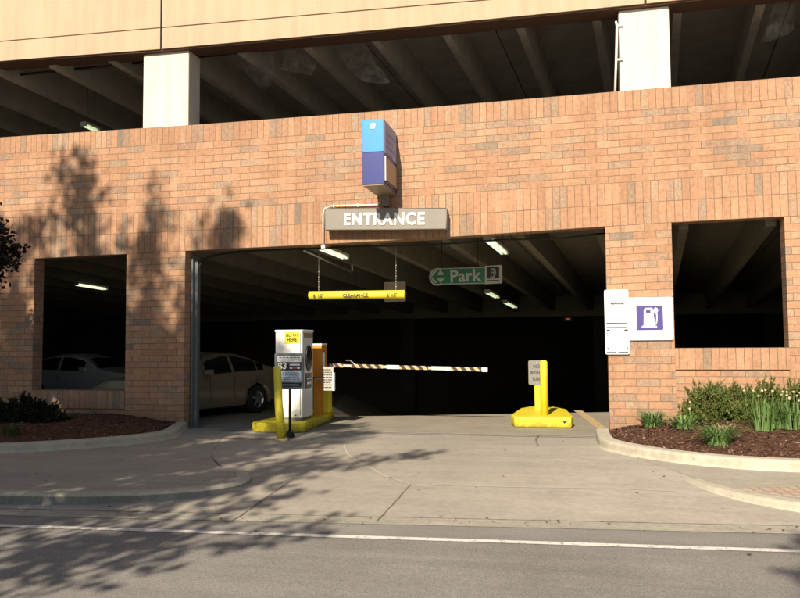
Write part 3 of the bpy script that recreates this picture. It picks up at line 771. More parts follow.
# blue projecting sign
BYF, BYB = 12.98, 13.95
fx0, fx1 = P(362.3, 150, BYF).x, P(383.8, 150, BYF).x
z_top, z_mid, z_bot = P(373, 119.5, BYF).z, P(373, 152, BYF).z, P(373, 184.6, BYF).z
t = thing('projecting_sign', ((fx0 + fx1) / 2, BYB, z_bot), 'tall blue box sign projecting from the brick wall above ENTRANCE', 'sign')
mb = MB(); mb.box(fx0, fx1, BYF, BYB, z_mid, z_top); mb.build('upper_box', ['light_blue'], t, bevel=.008)
mb = MB(); mb.box(fx0, fx1, BYF, BYB, z_bot, z_mid - .002); mb.build('lower_box', ['dark_blue'], t, bevel=.008)
mb = MB(); mb.box(fx1 + .001, fx1 + .008, BYF + .06, BYB - .03, z_mid - .02, z_top - .04); mb.build('side_panel', ['pale_lilac'], t)
mb = MB()
for k, (za, w) in enumerate(((.08, .75), (.2, .6), (.32, .7), (.44, .5))):
    for i in range(5):
        y0 = BYF + .16 + i * .13 * w / .7
        mb.box(fx1 + .008, fx1 + .011, y0, y0 + .08 * w / .7, z_top - .1 - za - .07, z_top - .1 - za)
mb.build('side_print', ['lilac_print'], t)
mb = MB(); mb.box(fx1 + .001, fx1 + .012, BYF + .10, BYB - .04, z_bot + .10, z_mid - .09); mb.build('tan_panel', ['tan_panel'], t)
mb = MB(); mb.box(fx1 + .001, fx1 + .02, BYF + .06, BYF + .095, z_bot + .08, z_mid - .07); mb.build('white_edge', ['letter_white'], t)
mb = MB(); mb.box(fx1 + .001, fx1 + .016, BYF + .10, BYB - .04, z_bot + .04, z_bot + .075); mb.build('dark_edge', ['black_paint'], t)
mb = MB(); mb.box(fx0 + .012, fx1 - .012, BYF + .01, BYB - .01, z_bot - .012, z_bot - .002); mb.build('underside', ['tan_panel'], t)
lx = (fx0 + fx1) / 2 - .005; lz = z_top - .12      # white shield with a small dark foot
mb = MB(); mb.prism([(lx - .05, lz + .05), (lx - .025, lz + .042), (lx, lz + .055), (lx + .025, lz + .042), (lx + .05, lz + .05), (lx + .048, lz - .005), (lx + .03, lz - .04), (lx, lz - .062), (lx - .03, lz - .04), (lx - .048, lz - .005)], BYF - .004, BYF - .0005, 'y')
mb.build('white_shield', ['letter_white'], t)
mb = MB(); mb.prism([(lx - .016, lz - .05), (lx + .016, lz - .05), (lx, lz - .078)], BYF - .0065, BYF - .0042, 'y'); mb.build('shield_foot', ['dark_blue'], t)
mb = MB(); mb.box(fx0 + .12, fx1 - .12, BYB, 13.999, z_bot + .15, z_top - .15); mb.build('wall_bracket', ['black_paint'], t)
# black wedge bracket with spotlight under the box, shadowing the sign
p = P(384, 203, 13.8)
mb = MB(); mb.box(p.x - .05, p.x + .07, 13.82, 13.997, p.z - .05, p.z + .2); mb.tube([(p.x, 13.85, p.z + .05), (p.x + .0, 13.75, p.z + .03)], .03, 8)
mb.build('junction_box', ['sign_edge'], t)
# white conduit from that box down past the lintel
t = thing('conduit_run', tuple(P(323.5, 247, 13.9)), 'thin white conduit bending down past the left end of the ENTRANCE sign', 'conduit')
mb = MB(); pts = [P(381, 188, 13.95), P(380.5, 203, 13.95), P(377, 204.8, 13.95), P(340, 205.6, 13.95), P(330, 206.2, 13.95), P(325, 208.5, 13.95), P(323.3, 213, 13.95), P(323.2, 225, 13.95), P(323.4, 245, 13.95)]
mb.tube(pts, .014, 8); mb.build('pipe', ['white_conduit'], t)
mb = MB()
for u, v in ((334, 206), (358, 205.2)): q = P(u, v, 13.95); mb.box(q.x - .012, q.x + .012, 13.93, 13.998, q.z - .03, q.z + .03)
q = P(323.4, 246.5, 13.95); mb.box(q.x - .035, q.x + .035, 13.92, 13.998, q.z - .04, q.z + .03)
mb.build('pipe_clip', ['white_conduit'], t)

# fuel pump sign and notice board on the right pier
t = thing('fuel_pump_sign', tuple(P(652, 340, 13.97)), 'square white sign with a purple fuel pump symbol on the right brick pier', 'sign')
A, B = P(628.5, 340.2, 13.965), P(672.6, 296.8, 13.965)
mb = MB(); mb.prism(rrect(A.x, B.x, A.z, B.z, .03), 13.965, 13.995, 'y'); mb.build('board', ['sign_white'], t)
a, b = P(636.7, 330.3, 13.96), P(662.8, 305.2, 13.96)
mb = MB(); mb.prism(rrect(a.x, b.x, a.z, b.z, .025), 13.960, 13.9645, 'y'); mb.build('purple_square', ['purple'], t)
W = b.x - a.x; H = b.z - a.z
def sp(poly, name, mat, y): mb = MB(); mb.prism([(a.x + W * u, a.z + H * v) for u, v in poly], y, y + .0035, 'y'); return mb.build(name, [mat], t)
sp([(.20, .10), (.76, .10), (.76, .17), (.71, .17), (.68, .22), (.64, .85), (.58, .90), (.36, .90), (.29, .84), (.27, .20), (.20, .16)], 'pump_body', 'letter_white', 13.956)
sp([(.36, .70), (.54, .70), (.54, .82), (.36, .82)], 'pump_window', 'purple', 13.952)
mb = MB(); hose = [(.72, .20), (.76, .35), (.77, .55), (.76, .72), (.73, .8)]
mb.tube([(a.x + W * u, 13.957, a.z + H * v) for u, v in hose], .012, 6); mb.build('pump_hose', ['letter_white'], t)
sp([(.66, .72), (.67, .86), (.73, .91), (.80, .87), (.82, .78), (.77, .70), (.74, .66), (.70, .66)], 'pump_nozzle', 'letter_white', 13.955)
mb = MB(); mb.tube([(a.x + W * u, 13.955, a.z + H * v) for u, v in ((.655, .78), (.67, .6), (.69, .42), (.695, .25))], .006, 6); mb.build('hose_black_line', ['black_print'], t)  # thin black line between the pump body and its hose

t = thing('notice_board', tuple(P(616, 354, 13.97)), 'tall narrow white notice with red script beside the fuel pump sign', 'notice')
A, B = P(605.6, 354.3, 13.955), P(628.2, 289.5, 13.955)
mb = MB(); mb.prism(rrect(A.x, B.x, A.z, B.z, .025), 13.955, 13.992, 'y'); mb.build('board', ['sign_white'], t)
W = B.x - A.x; H = B.z - A.z
mb = MB()
def wav(x0, x1, z, amp, n, ph=0): return [(A.x + W * lerp(x0, x1, k / n), 13.952, A.z + H * (z + amp * math.sin(k * 1.7 + ph) * (1 - k / n * .4))) for k in range(n + 1)]
mb.tube(wav(.27, .80, .785, .012, 16), .011, 5); mb.tube([(A.x + W * u, 13.952, A.z + H * v) for u, v in ((.27, .775), (.45, .81), (.5, .775), (.62, .805), (.82, .79))], .005, 5)
mb.build('red_script', ['red_print'], t)
mb = MB()
def bar(u0, u1, v0, v1): mb.box(A.x + W * u0, A.x + W * u1, 13.951, 13.9545, A.z + H * v0, A.z + H * v1)
bar(.06, .94, .475, .49); bar(.06, .94, .415, .425); bar(.06, .07, .42, .485); bar(.93, .94, .42, .485); 
bar(.07, .20, .355, .385); bar(.80, .95, .355, .385); bar(.07, .15, .075, .10); bar(.86, .94, .075, .10); bar(.05, .45, .018, .038); bar(.52, .94, .018, .038)
bar(.18, .30, .11, .115); bar(.4, .55, .125, .13); bar(.62, .8, .09, .095); bar(.2, .5, .14, .143)
bar(.22, .3, .375, .38); bar(.34, .44, .378, .382); bar(.5, .56, .375, .38); bar(.62, .75, .378, .382)
mb.build('printed_lines', ['black_print'], t)

# clearance bar on chains
CY = 14.55
def chain(mb, a, b, r=.007):
    n = max(3, int((b - a).length / .05))
    for k in range(n):
        p = a.lerp(b, k / n); q = a.lerp(b, (k + .9) / n); o = Vector((.008, 0, 0)) if k % 2 else Vector((0, .008, 0))
        mb.tube([p - o, q - o], r * .5, 4); mb.tube([p + o, q + o], r * .5, 4)
a, b = P(309.5, 295.5, CY), P(405.2, 294.4, CY)
t = thing('clearance_bar', tuple((a + b) / 2), 'yellow CLEARANCE bar hanging on two chains across the entrance', 'clearance bar')
mb = MB(); d = (b - a).normalized()
mb.tube([a, a + d * .01, b - d * .01, b], [.075, .085, .085, .075], 20); mb.build('bar', ['yellow_paint'], t)
rot = math.atan2(b.z - a.z, b.x - a.x)
def on(f, dzz=0): q = a.lerp(b, f); return (q.x, CY - .088, q.z + dzz)
text_mesh('clearance_lettering', 'CLEARANCE', 'black_print', t, on(.5, -.01), .095, rot, .52, bold=.02, depth=.003)
text_mesh('height_lettering', '6\' 10"', 'black_print', t, on(.11, -.01), .095, rot, None, bold=.02, depth=.003)
text_mesh('height_lettering', '6\' 10"', 'black_print', t, on(.875, -.01), .095, rot, None, bold=.02, depth=.003)
for u, v0 in ((318.8, 248), (396, 245)):
    mb = MB(); p = P(u, 291, CY); q = P(u, v0 - 2, CY); lo = p.lerp(q, .45)
    if u > 350: chain(mb, p, q)
    else: mb.tube([lo, q], .008, 6); chain(mb, p, lo)
    mb.build('chain', ['galvanised'], t)
p0, p1 = P(385, 301, 16.4), P(405, 282.5, 16.4)
t = thing('height_plate', (p0.x, 16.4, p0.z), 'faint square plate behind the right end of the yellow bar', 'plate')
mb = MB(); mb.box(p0.x, p1.x, 16.39, 16.405, p0.z, p1.z); mb.build('sheet', ['tan_panel'], t)
mb = MB()
for x0, x1, z0, z1 in ((p0.x, p1.x, p1.z, p1.z + .015), (p0.x, p1.x, p0.z - .015, p0.z), (p0.x - .015, p0.x, p0.z, p1.z), (p1.x, p1.x + .015, p0.z, p1.z)): mb.box(x0, x1, 16.38, 16.41, z0, z1)
mb.build('rim', ['sign_aluminium'], t)
mb = MB(); mb.tube([((p0.x + p1.x) / 2, 16.4, p1.z), ((p0.x + p1.x) / 2, 16.4, 3.9)], .006, 5); mb.build('hanging_wire', ['black_paint'], t)

# green Park sign
KY = 16.2
c = q4([(437, 284.8), (484.6, 284), (484.6, 266.5), (437, 268.6)], KY)
t = thing('park_sign', (c[0][0], KY, c[0][1]), 'green hanging sign reading Park with left arrow and pump plate', 'sign')
rad = (c[3][1] - c[0][1]) / 2; ccx, ccz = c[0][0] + .02, (c[0][1] + c[3][1]) / 2
poly = [c[0], c[1], c[2], c[3]] + [(ccx - .0 + rad * math.cos(R(90 + 180 * k / 14)), ccz + rad * math.sin(R(90 + 180 * k / 14))) for k in range(1, 14)]
mb = MB(); mb.prism(poly, KY, KY + .03, 'y'); mb.build('green_board', ['green_sign'], t)
mb = MB()
arc = [(ccx + (rad * .98) * math.cos(R(60 + 240 * k / 20)), KY - .004, ccz + (rad * .98) * math.sin(R(60 + 240 * k / 20))) for k in range(21)]
mb.tube(arc, .022, 5)
mb.box(ccx + .05, c[1][0], KY - .006, KY - .001, c[0][1] + .004, c[0][1] + .02)
mb.box(ccx + .05, c[1][0], KY - .006, KY - .001, c[2][1] - .028, c[2][1] - .014)
mb.build('rim', ['grey_letter'], t)
r0 = rad
mb = MB(); mb.prism([(ccx + r0 * .80 * math.cos(R(k * 15)), ccz + r0 * .80 * math.sin(R(k * 15))) for k in range(24)], KY - .005, KY - .001, 'y'); mb.build('arrow_disc', ['grey_letter'], t)
mb = MB(); w = r0
for poly in ([(ccx - w * .74, ccz), (ccx - w * .02, ccz - w * .80), (ccx + w * .36, ccz - w * .80), (ccx - w * .1, ccz - w * .24), (ccx - w * .1, ccz + w * .24), (ccx + w * .36, ccz + w * .80), (ccx - w * .02, ccz + w * .80)],
             [(ccx - w * .101, ccz - w * .2), (ccx + w * 1.1, ccz - w * .2), (ccx + w * 1.1, ccz + w * .2), (ccx - w * .101, ccz + w * .2)]):
    v0 = len(mb.v); n_ = len(poly); mb.v += [(p[0], KY - .0065, p[1]) for p in poly]
    fs = [tuple(range(n_))] if n_ == 4 else [(0, 1, 2, 3), (0, 3, 4), (0, 4, 5, 6)]
    for f_ in fs: mb.f.append(tuple(v0 + k for k in f_)); mb.m.append(0); mb.smooth.append(False); mb.uv.append([(0, 0)] * len(f_))
mb.build('arrow', ['green_sign'], t)
a_, b_ = P(450.5, 276, KY), P(481.5, 275, KY)
text_mesh('lettering', 'Park', 'grey_letter', t, ((a_.x + b_.x) / 2, KY - .005, (a_.z + b_.z) / 2 - .0), .37, .03, b_.x - a_.x, bold=.018, depth=.003)
c2 = q4([(484.9, 284.2), (502.2, 283.2), (502.2, 265), (484.9, 266)], KY)
mb = MB(); plate(mb, c2, KY + .02, KY - .012); mb.build('pump_plate', ['sign_aluminium'], t)
a_, b_ = P(487.4, 278.6, KY), P(499.2, 267, KY)
mb = MB(); mb.box(a_.x, b_.x, KY - .018, KY - .0125, a_.z, b_.z)
mb.box(a_.x, b_.x, KY - .018, KY - .0125, a_.z - .06, a_.z - .035); mb.build('black_panel', ['black_print'], t)
w_, h_ = b_.x - a_.x, b_.z - a_.z
mb = MB()
for u0, u1, v0, v1 in ((.30, .36, .12, .85), (.52, .58, .12, .85), (.30, .58, .80, .87), (.30, .58, .5, .56), (.25, .63, .10, .17), (.68, .72, .3, .8), (.58, .72, .74, .79)):
    mb.box(a_.x + w_ * u0, a_.x + w_ * u1, KY - .022, KY - .0185, a_.z + h_ * v0, a_.z + h_ * v1)
mb.build('pump_symbol', ['grey_letter'], t)
mb = MB()
for u in (442, 455, 478): q = P(u, 267.5, KY); mb.tube([q, (q.x, KY, 3.95)], .009, 6)
mb.build('hanger_rod', ['black_paint'], t)

# ------------------------------------------------------------------ left island: machine, gate, bollard, notice
def island(name, poly, h, label):
    t = thing(name, (sum(p[0] for p in poly) / len(poly), sum(p[1] for p in poly) / len(poly), 0), label, 'traffic island')
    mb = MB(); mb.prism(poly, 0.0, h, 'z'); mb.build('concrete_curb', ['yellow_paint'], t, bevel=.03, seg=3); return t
gl, gr = G(249.5, 432.3), G(307, 432.2); rb = G(334.5, 419)
island('traffic_island', [(gl.x, gl.y + .12), (gl.x + .15, gl.y), (gr.x - .25, gl.y - .1), (gr.x - .02, gr.y), (gr.x - .12, gr.y + 1.1), (gr.x - .22, 15.9), (gr.x - .35, 16.6), (gl.x + .25, 16.6), (gl.x + .05, 14.6)], .19, 'long yellow island under the white pay machine')
MY = 14.1
x0, x1 = P(275.3, 380, MY).x, P(302.3, 380, MY).x; zt = P(288, 330.5, MY).z; MD = .62
t = thing('pay_machine', ((x0 + x1) / 2, MY + .3, .19), 'tall white ticket pay machine with yellow SELF PAY HERE plate', 'pay machine')
mb = MB(); mb.box(x0, x1, MY, MY + MD, .24, zt); mb.build('cabinet', ['white_paint'], t, bevel=.018, seg=3)
mb = MB(); mb.box(x0 + .03, x1 - .03, MY + .03, MY + MD - .03, .19, .24); mb.build('plinth', ['grey_print'], t)
mb = MB(); mb.box(x0 - .012, x1 + .012, MY - .012, MY + MD + .012, zt - .03, zt + .012); mb.build('lid', ['white_paint'], t, bevel=.008)
a_, b_ = P(284.8, 343.4, MY), P(299.8, 331.8, MY)
mb = MB(); mb.box(a_.x, b_.x, MY - .008, MY - .002, a_.z, b_.z); mb.build('yellow_plate', ['yellow_paint'], t)
mxx = (a_.x + b_.x) / 2; hh = b_.z - a_.z
text_mesh('plate_lettering', 'SELF PAY', 'black_print', t, (mxx, MY - .010, a_.z + hh * .70), .075, 0, (b_.x - a_.x) * .84, space=1.15, bold=.035, depth=.002)
text_mesh('plate_lettering', 'HERE', 'black_print', t, (mxx, MY - .010, a_.z + hh * .32), .10, 0, (b_.x - a_.x) * .66, bold=.03, depth=.002)
mb = MB(); a_, b_ = P(277, 416, MY), P(298, 393, MY)
mb.box(a_.x + .03, b_.x, MY - .006, MY - .001, a_.z, b_.z); mb.build('service_door', ['white_paint'], t, bevel=.004)
mb = MB(); mb.box(b_.x - .06, b_.x - .03, MY - .02, MY - .006, a_.z + .01, a_.z + .03); mb.build('door_lock', ['black_paint'], t)
mb = MB(); mb.box(x1 - .045, x1 - .03, MY - .004, MY - .0005, .3, zt - .06); mb.build('panel_seam', ['grey_print'], t)
zc = lambda v: P(308, v, MY + .3).z
mb = MB(); cy, cz_, ry, rz_ = MY + .33, zc(358), .17, (zc(345) - zc(371)) / 2
mb.prism([(cy + ry * math.cos(R(k * 18)), cz_ + rz_ * math.sin(R(k * 18)) * (1.0)) for k in range(20)], x1 + .001, x1 + .03, 'x'); mb.build('black_visor', ['black_paint'], t, bevel=.008)
mb = MB(); mb.box(x1 + .001, x1 + .012, MY + .17, MY + .50, zc(388), zc(373)); mb.build('card_slot_panel', ['black_paint'], t)
mb = MB(); mb.box(x1 + .001, x1 + .006, MY + .05, MY + .58, zt - .14, zt - .05); mb.build('side_band', ['tan_panel'], t)
mb = MB(); mb.box(x1 + .012, x1 + .03, MY + .24, MY + .42, zc(384), zc(382)); mb.box(x1 + .012, x1 + .03, MY + .24, MY + .42, zc(379), zc(378)); mb.build('card_slot', ['galvanised'], t)

NY = 12.95                                           # rate notice on a black post
a_, b_ = P(274.6, 388.8, NY), P(303.6, 353.2, NY); base = G(288, 434.5)
t = thing('rate_notice', ((a_.x + b_.x) / 2, NY, 0), 'framed grey rate notice with a large $3 on a black post', 'notice')
mb = MB(); mb.prism(rrect(a_.x, b_.x, a_.z, b_.z, .02), NY, NY + .03, 'y'); mb.build('frame', ['notice_frame'], t)
W, H = b_.x - a_.x, b_.z - a_.z
def pr(name, mat, rects, y=NY - .004):
    mb = MB()
    for u0, u1, v0, v1 in rects: mb.box(a_.x + W * u0, a_.x + W * u1, y, y + .0035, a_.z + H * v0, a_.z + H * v1)
    return mb.build(name, [mat], t)
pr('header_strip', 'sign_white', [(.10, .92, .76, .92)]); pr('middle_panel', 'notice_blue', [(.10, .92, .20, .50)])
pr('price_band', 'black_print', [(.10, .92, .53, .73), (.10, .92, .06, .17)])
rows = []
rn = random.Random(5)
for v in (.865, .80): 
    u = .16
    while u < .84: w = rn.uniform(.04, .11); rows.append((u, min(u + w, .87), v, v + .026)); u += w + .03
for v in (.44, .38, .31, .25):
    u = .16
    while u < .82: w = rn.uniform(.04, .12); rows.append((u, min(u + w, .87), v, v + .024)); u += w + .03
pr('fine_print', 'grey_print', rows, NY - .0065)
pr('card_marks', 'notice_blue', [(.52, .88, .655, .70), (.52, .62, .565, .615), (.78, .88, .565, .615), (.16, .84, .10, .125)], NY - .0065)
pr('red_mark', 'red_print', [(.65, .75, .565, .615)], NY - .0065)
text_mesh('price', '$3', 'letter_white', t, (a_.x + W * .27, NY - .008, a_.z + H * .635), .16, 0, W * .3, bold=.03, depth=.002)
mb = MB(); px = (a_.x + b_.x) / 2
mb.tube([(px, NY + .045, b_.z - .05), (px, NY + .045, .02)], .024, 8); mb.box(px - .05, px + .05, NY + .01, NY + .1, 0.0, .11)
mb.tube([(px - .09, NY + .05, .02), (px, NY + .05, .16), (px + .08, NY + .05, .02)], .02, 6)
mb.build('post', ['black_paint'], t)

bb = G(281.8, 440.8); tp = P(277.2, 366.5, bb.y + .05)
t = thing('bollard', tuple(bb), 'short yellow steel bollard leaning left in front of the pay machine', 'bollard', 'yellow bollards')
mb = MB(); pts = [bb + Vector((0, 0, .0)), bb.lerp(tp, .5) + Vector((-.015, 0, 0)), bb.lerp(tp, .97), tp, tp + Vector((0, 0, .012))]
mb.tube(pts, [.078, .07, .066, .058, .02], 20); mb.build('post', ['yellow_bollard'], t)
mb = MB(); mb.tube([bb + Vector((0, 0, 0)), bb + Vector((0, 0, .05))], [.14, .10], 16); mb.build('rusty_collar', ['ochre_paint'], t)

# barrier gate
HY = 15.3
t = thing('barrier_gate', (P(318, 380, HY).x, HY, .19), 'orange parking barrier cabinet behind the pay machine, arm lowered', 'barrier gate')
def bx(name, mat, u0, u1, v0, v1, Y, d, bevel=.01, mb=None):
    a_, b_ = P(u0, v1, Y), P(u1, v0, Y); mb = MB(); mb.box(a_.x, b_.x, Y, Y + d, max(a_.z, .19), b_.z); return mb.build(name, [mat], t, bevel=bevel)
bx('cabinet_head', 'orange_paint', 312.5, 321.6, 345.5, 377, HY, .34)
bx('head_cap', 'white_paint', 312.3, 321.8, 343.6, 345.3, HY - .01, .36, .006)
bx('cabinet_body', 'orange_paint', 313.5, 319.8, 378, 416, HY + .06, .26)
bx('yellow_column', 'yellow_paint', 320.6, 329.0, 388, 417, HY + .5, .22, .02)
bx('white_strip', 'white_paint', 322.3, 324.2, 352, 379, HY + .02, .05, .004)
bx('bracket', 'galvanised', 316.5, 323.8, 377.2, 379.8, HY - .01, .06, .004)
AY = HY + .42
p0, p1 = P(328, 365.2, AY), P(487.6, 369.6, AY); d = (p1 - p0)
arm = thing('barrier_arm', tuple(p0), None, None)
def seg(f0, f1, name, mat, z=.045, y=.02):
    mb = MB(); a_, b_ = d * f0, d * f1
    mb.hexa([(a_.x, -y, a_.z - z), (b_.x, -y, b_.z - z), (b_.x, y, b_.z - z), (a_.x, y, a_.z - z), (a_.x, -y, a_.z + z), (b_.x, -y, b_.z + z), (b_.x, y, b_.z + z), (a_.x, y, a_.z + z)])
    o = mb.build(name, [mat]); o.parent = arm; return o
# the arm is a part of the gate: its boards hang under it as sub-parts
bpy.data.objects.remove(arm)
mb = MB(); z = .028; y = .014
mb.hexa([(p0.x, AY - y, p0.z - z), (p1.x, AY - y, p1.z - z), (p1.x, AY + y, p1.z - z), (p0.x, AY + y, p0.z - z), (p0.x, AY - y, p0.z + z), (p1.x, AY - y, p1.z + z), (p1.x, AY + y, p1.z + z), (p0.x, AY + y, p0.z + z)])
arm = mb.build('arm', ['sign_aluminium'], t)
def seg(f0, f1, name, mat, z=.038, y=.019):
    mb = MB(); a_, b_ = p0 + d * f0, p0 + d * f1
    mb.hexa([(a_.x, AY - y, a_.z - z), (b_.x, AY - y, b_.z - z), (b_.x, AY + y, b_.z - z), (a_.x, AY + y, a_.z - z), (a_.x, AY - y, a_.z + z), (b_.x, AY - y, b_.z + z), (b_.x, AY + y, b_.z + z), (a_.x, AY + y, a_.z + z)])
    return mb.build(name, [mat], arm)
seg(.03, .10, 'striped_board', 'arm_stripes'); seg(.155, .355, 'striped_board', 'arm_stripes'); seg(.46, .64, 'striped_board', 'arm_stripes'); seg(.775, .965, 'striped_board', 'arm_stripes')
seg(.38, .458, 'white_board', 'sign_white'); seg(.66, .74, 'grey_board', 'grey_letter'); seg(.742, .774, 'white_board', 'sign_white'); seg(.966, 1.0, 'white_tip', 'sign_white', .042, .022)
mb = MB(); a_ = P(356, 361.5, AY + .02)
mb.tube([P(346, 360.5, AY + .25), P(350.5, 360.5, AY + .25), P(356, 365.5, AY + .03)], .016, 6); mb.build('hinge_link', ['galvanised'], arm)
mb = MB(); q = P(327, 365.5, AY); mb.tube([(q.x - .22, AY, q.z), (q.x + .06, AY, q.z)], .055, 10); mb.build('arm_hub', ['black_paint'], t)
TY = 15.1
a_, b_ = P(322.3, 390.6, TY), P(333.4, 366.8, TY)
t = thing('barrier_notice', ((a_.x + b_.x) / 2, TY, a_.z), 'small grey plate of fine print fixed beside the orange barrier cabinet', 'notice')
mb = MB(); mb.box(a_.x, b_.x, TY, TY + .03, a_.z, b_.z); mb.build('plate', ['sign_aluminium'], t, bevel=.006)
mb = MB(); mb.box(b_.x - .02, b_.x + .025, TY - .01, TY + .05, a_.z, b_.z - .12); mb.build('white_edge', ['sign_white'], t, bevel=.004)
mb = MB(); rn = random.Random(9)
for r_ in range(8):
    z0 = b_.z - .05 - r_ * .052; u = a_.x + .02
    while u < b_.x - .05: w = rn.uniform(.02, .05); mb.box(u, min(u + w, b_.x - .03), TY - .004, TY - .0005, z0 - .02, z0); u += w + .01
mb.build('printed_lines', ['black_print'], t)
mb = MB(); mb.box(a_.x - .16, a_.x + .02, TY + .03, TY + .07, (a_.z + b_.z) / 2 - .02, (a_.z + b_.z) / 2 + .02); mb.build('arm_bracket', ['galvanised'], t)

# ------------------------------------------------------------------ right island
fl_, fr = G(514.2, 427.2), G(571.5, 427.4); y0 = fl_.y; yb2 = y0 + 2.5
island('traffic_island', [(fl_.x, y0), (fr.x, y0), (fr.x + .04, y0 + .25), (fr.x - .12, yb2 - .6), (fr.x - .4, yb2), (fl_.x + .15, yb2), (fl_.x - .02, yb2 - .5), (fl_.x - .1, y0 + .45)], .21, 'squat yellow island carrying the two posts, right side of the entrance')
mb = MB(); q = P(565, 421.5, y0 - .002)
o = bpy.data.objects['traffic_island.001']
mb.prism([(q.x - .09, q.z + .035), (q.x - .02, q.z + .0), (q.x + .0, q.z + .02), (q.x + .07, q.z + .03), (q.x + .02, q.z - .01), (q.x - .01, q.z - .045), (q.x - .05, q.z + .005)], y0 - .003, y0 - .0005, 'y')
mb.build('paint_chip', ['black_print'], o)
by = y0 + .42
bb = P(544.6, 416.5, by); bb.z = .21; tz = P(544.4, 360.5, by).z
t = thing('bollard', tuple(bb), 'upright bright yellow bollard on the right island', 'bollard', 'yellow bollards')
mb = MB(); r_ = .079
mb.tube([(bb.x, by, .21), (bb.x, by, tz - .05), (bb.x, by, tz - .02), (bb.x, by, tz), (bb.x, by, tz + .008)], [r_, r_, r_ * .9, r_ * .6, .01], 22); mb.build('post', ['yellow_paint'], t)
py = by + 1.0; c0 = P(537.8, 400, py)
t = thing('no_turn_sign', (c0.x, py, .21), 'white NO RIGHT TURN sign on a square yellow post behind the bollard', 'sign')
a_, b_ = P(528.6, 384.8, py - .06), P(544.8, 360.4, py - .06)
mb = MB(); mb.box(c0.x - .065, c0.x + .06, py, py + .1, .21, b_.z - .04); mb.build('post', ['yellow_paint'], t, bevel=.01)
mb = MB(); mb.prism(rrect(a_.x, b_.x, a_.z, b_.z, .035), py - .03, py - .018, 'y'); mb.build('plate', ['dull_plate'], t)
mx_ = (a_.x + b_.x) / 2; hh = b_.z - a_.z
for s_, f, w in (('NO', .76, .14), ('RIGHT', .50, .25), ('TURN', .24, .21)):
    text_mesh('lettering', s_, 'black_print', t, (mx_, py - .033, a_.z + hh * f), .095, 0, w, bold=.02, depth=.002)
mb = MB()
for z_ in (b_.z - .04, a_.z + .03): mb.tube([(mx_, py - .036, z_), (mx_, py + .001, z_)], .012, 8)
mb.build('bolt', ['galvanised'], t)

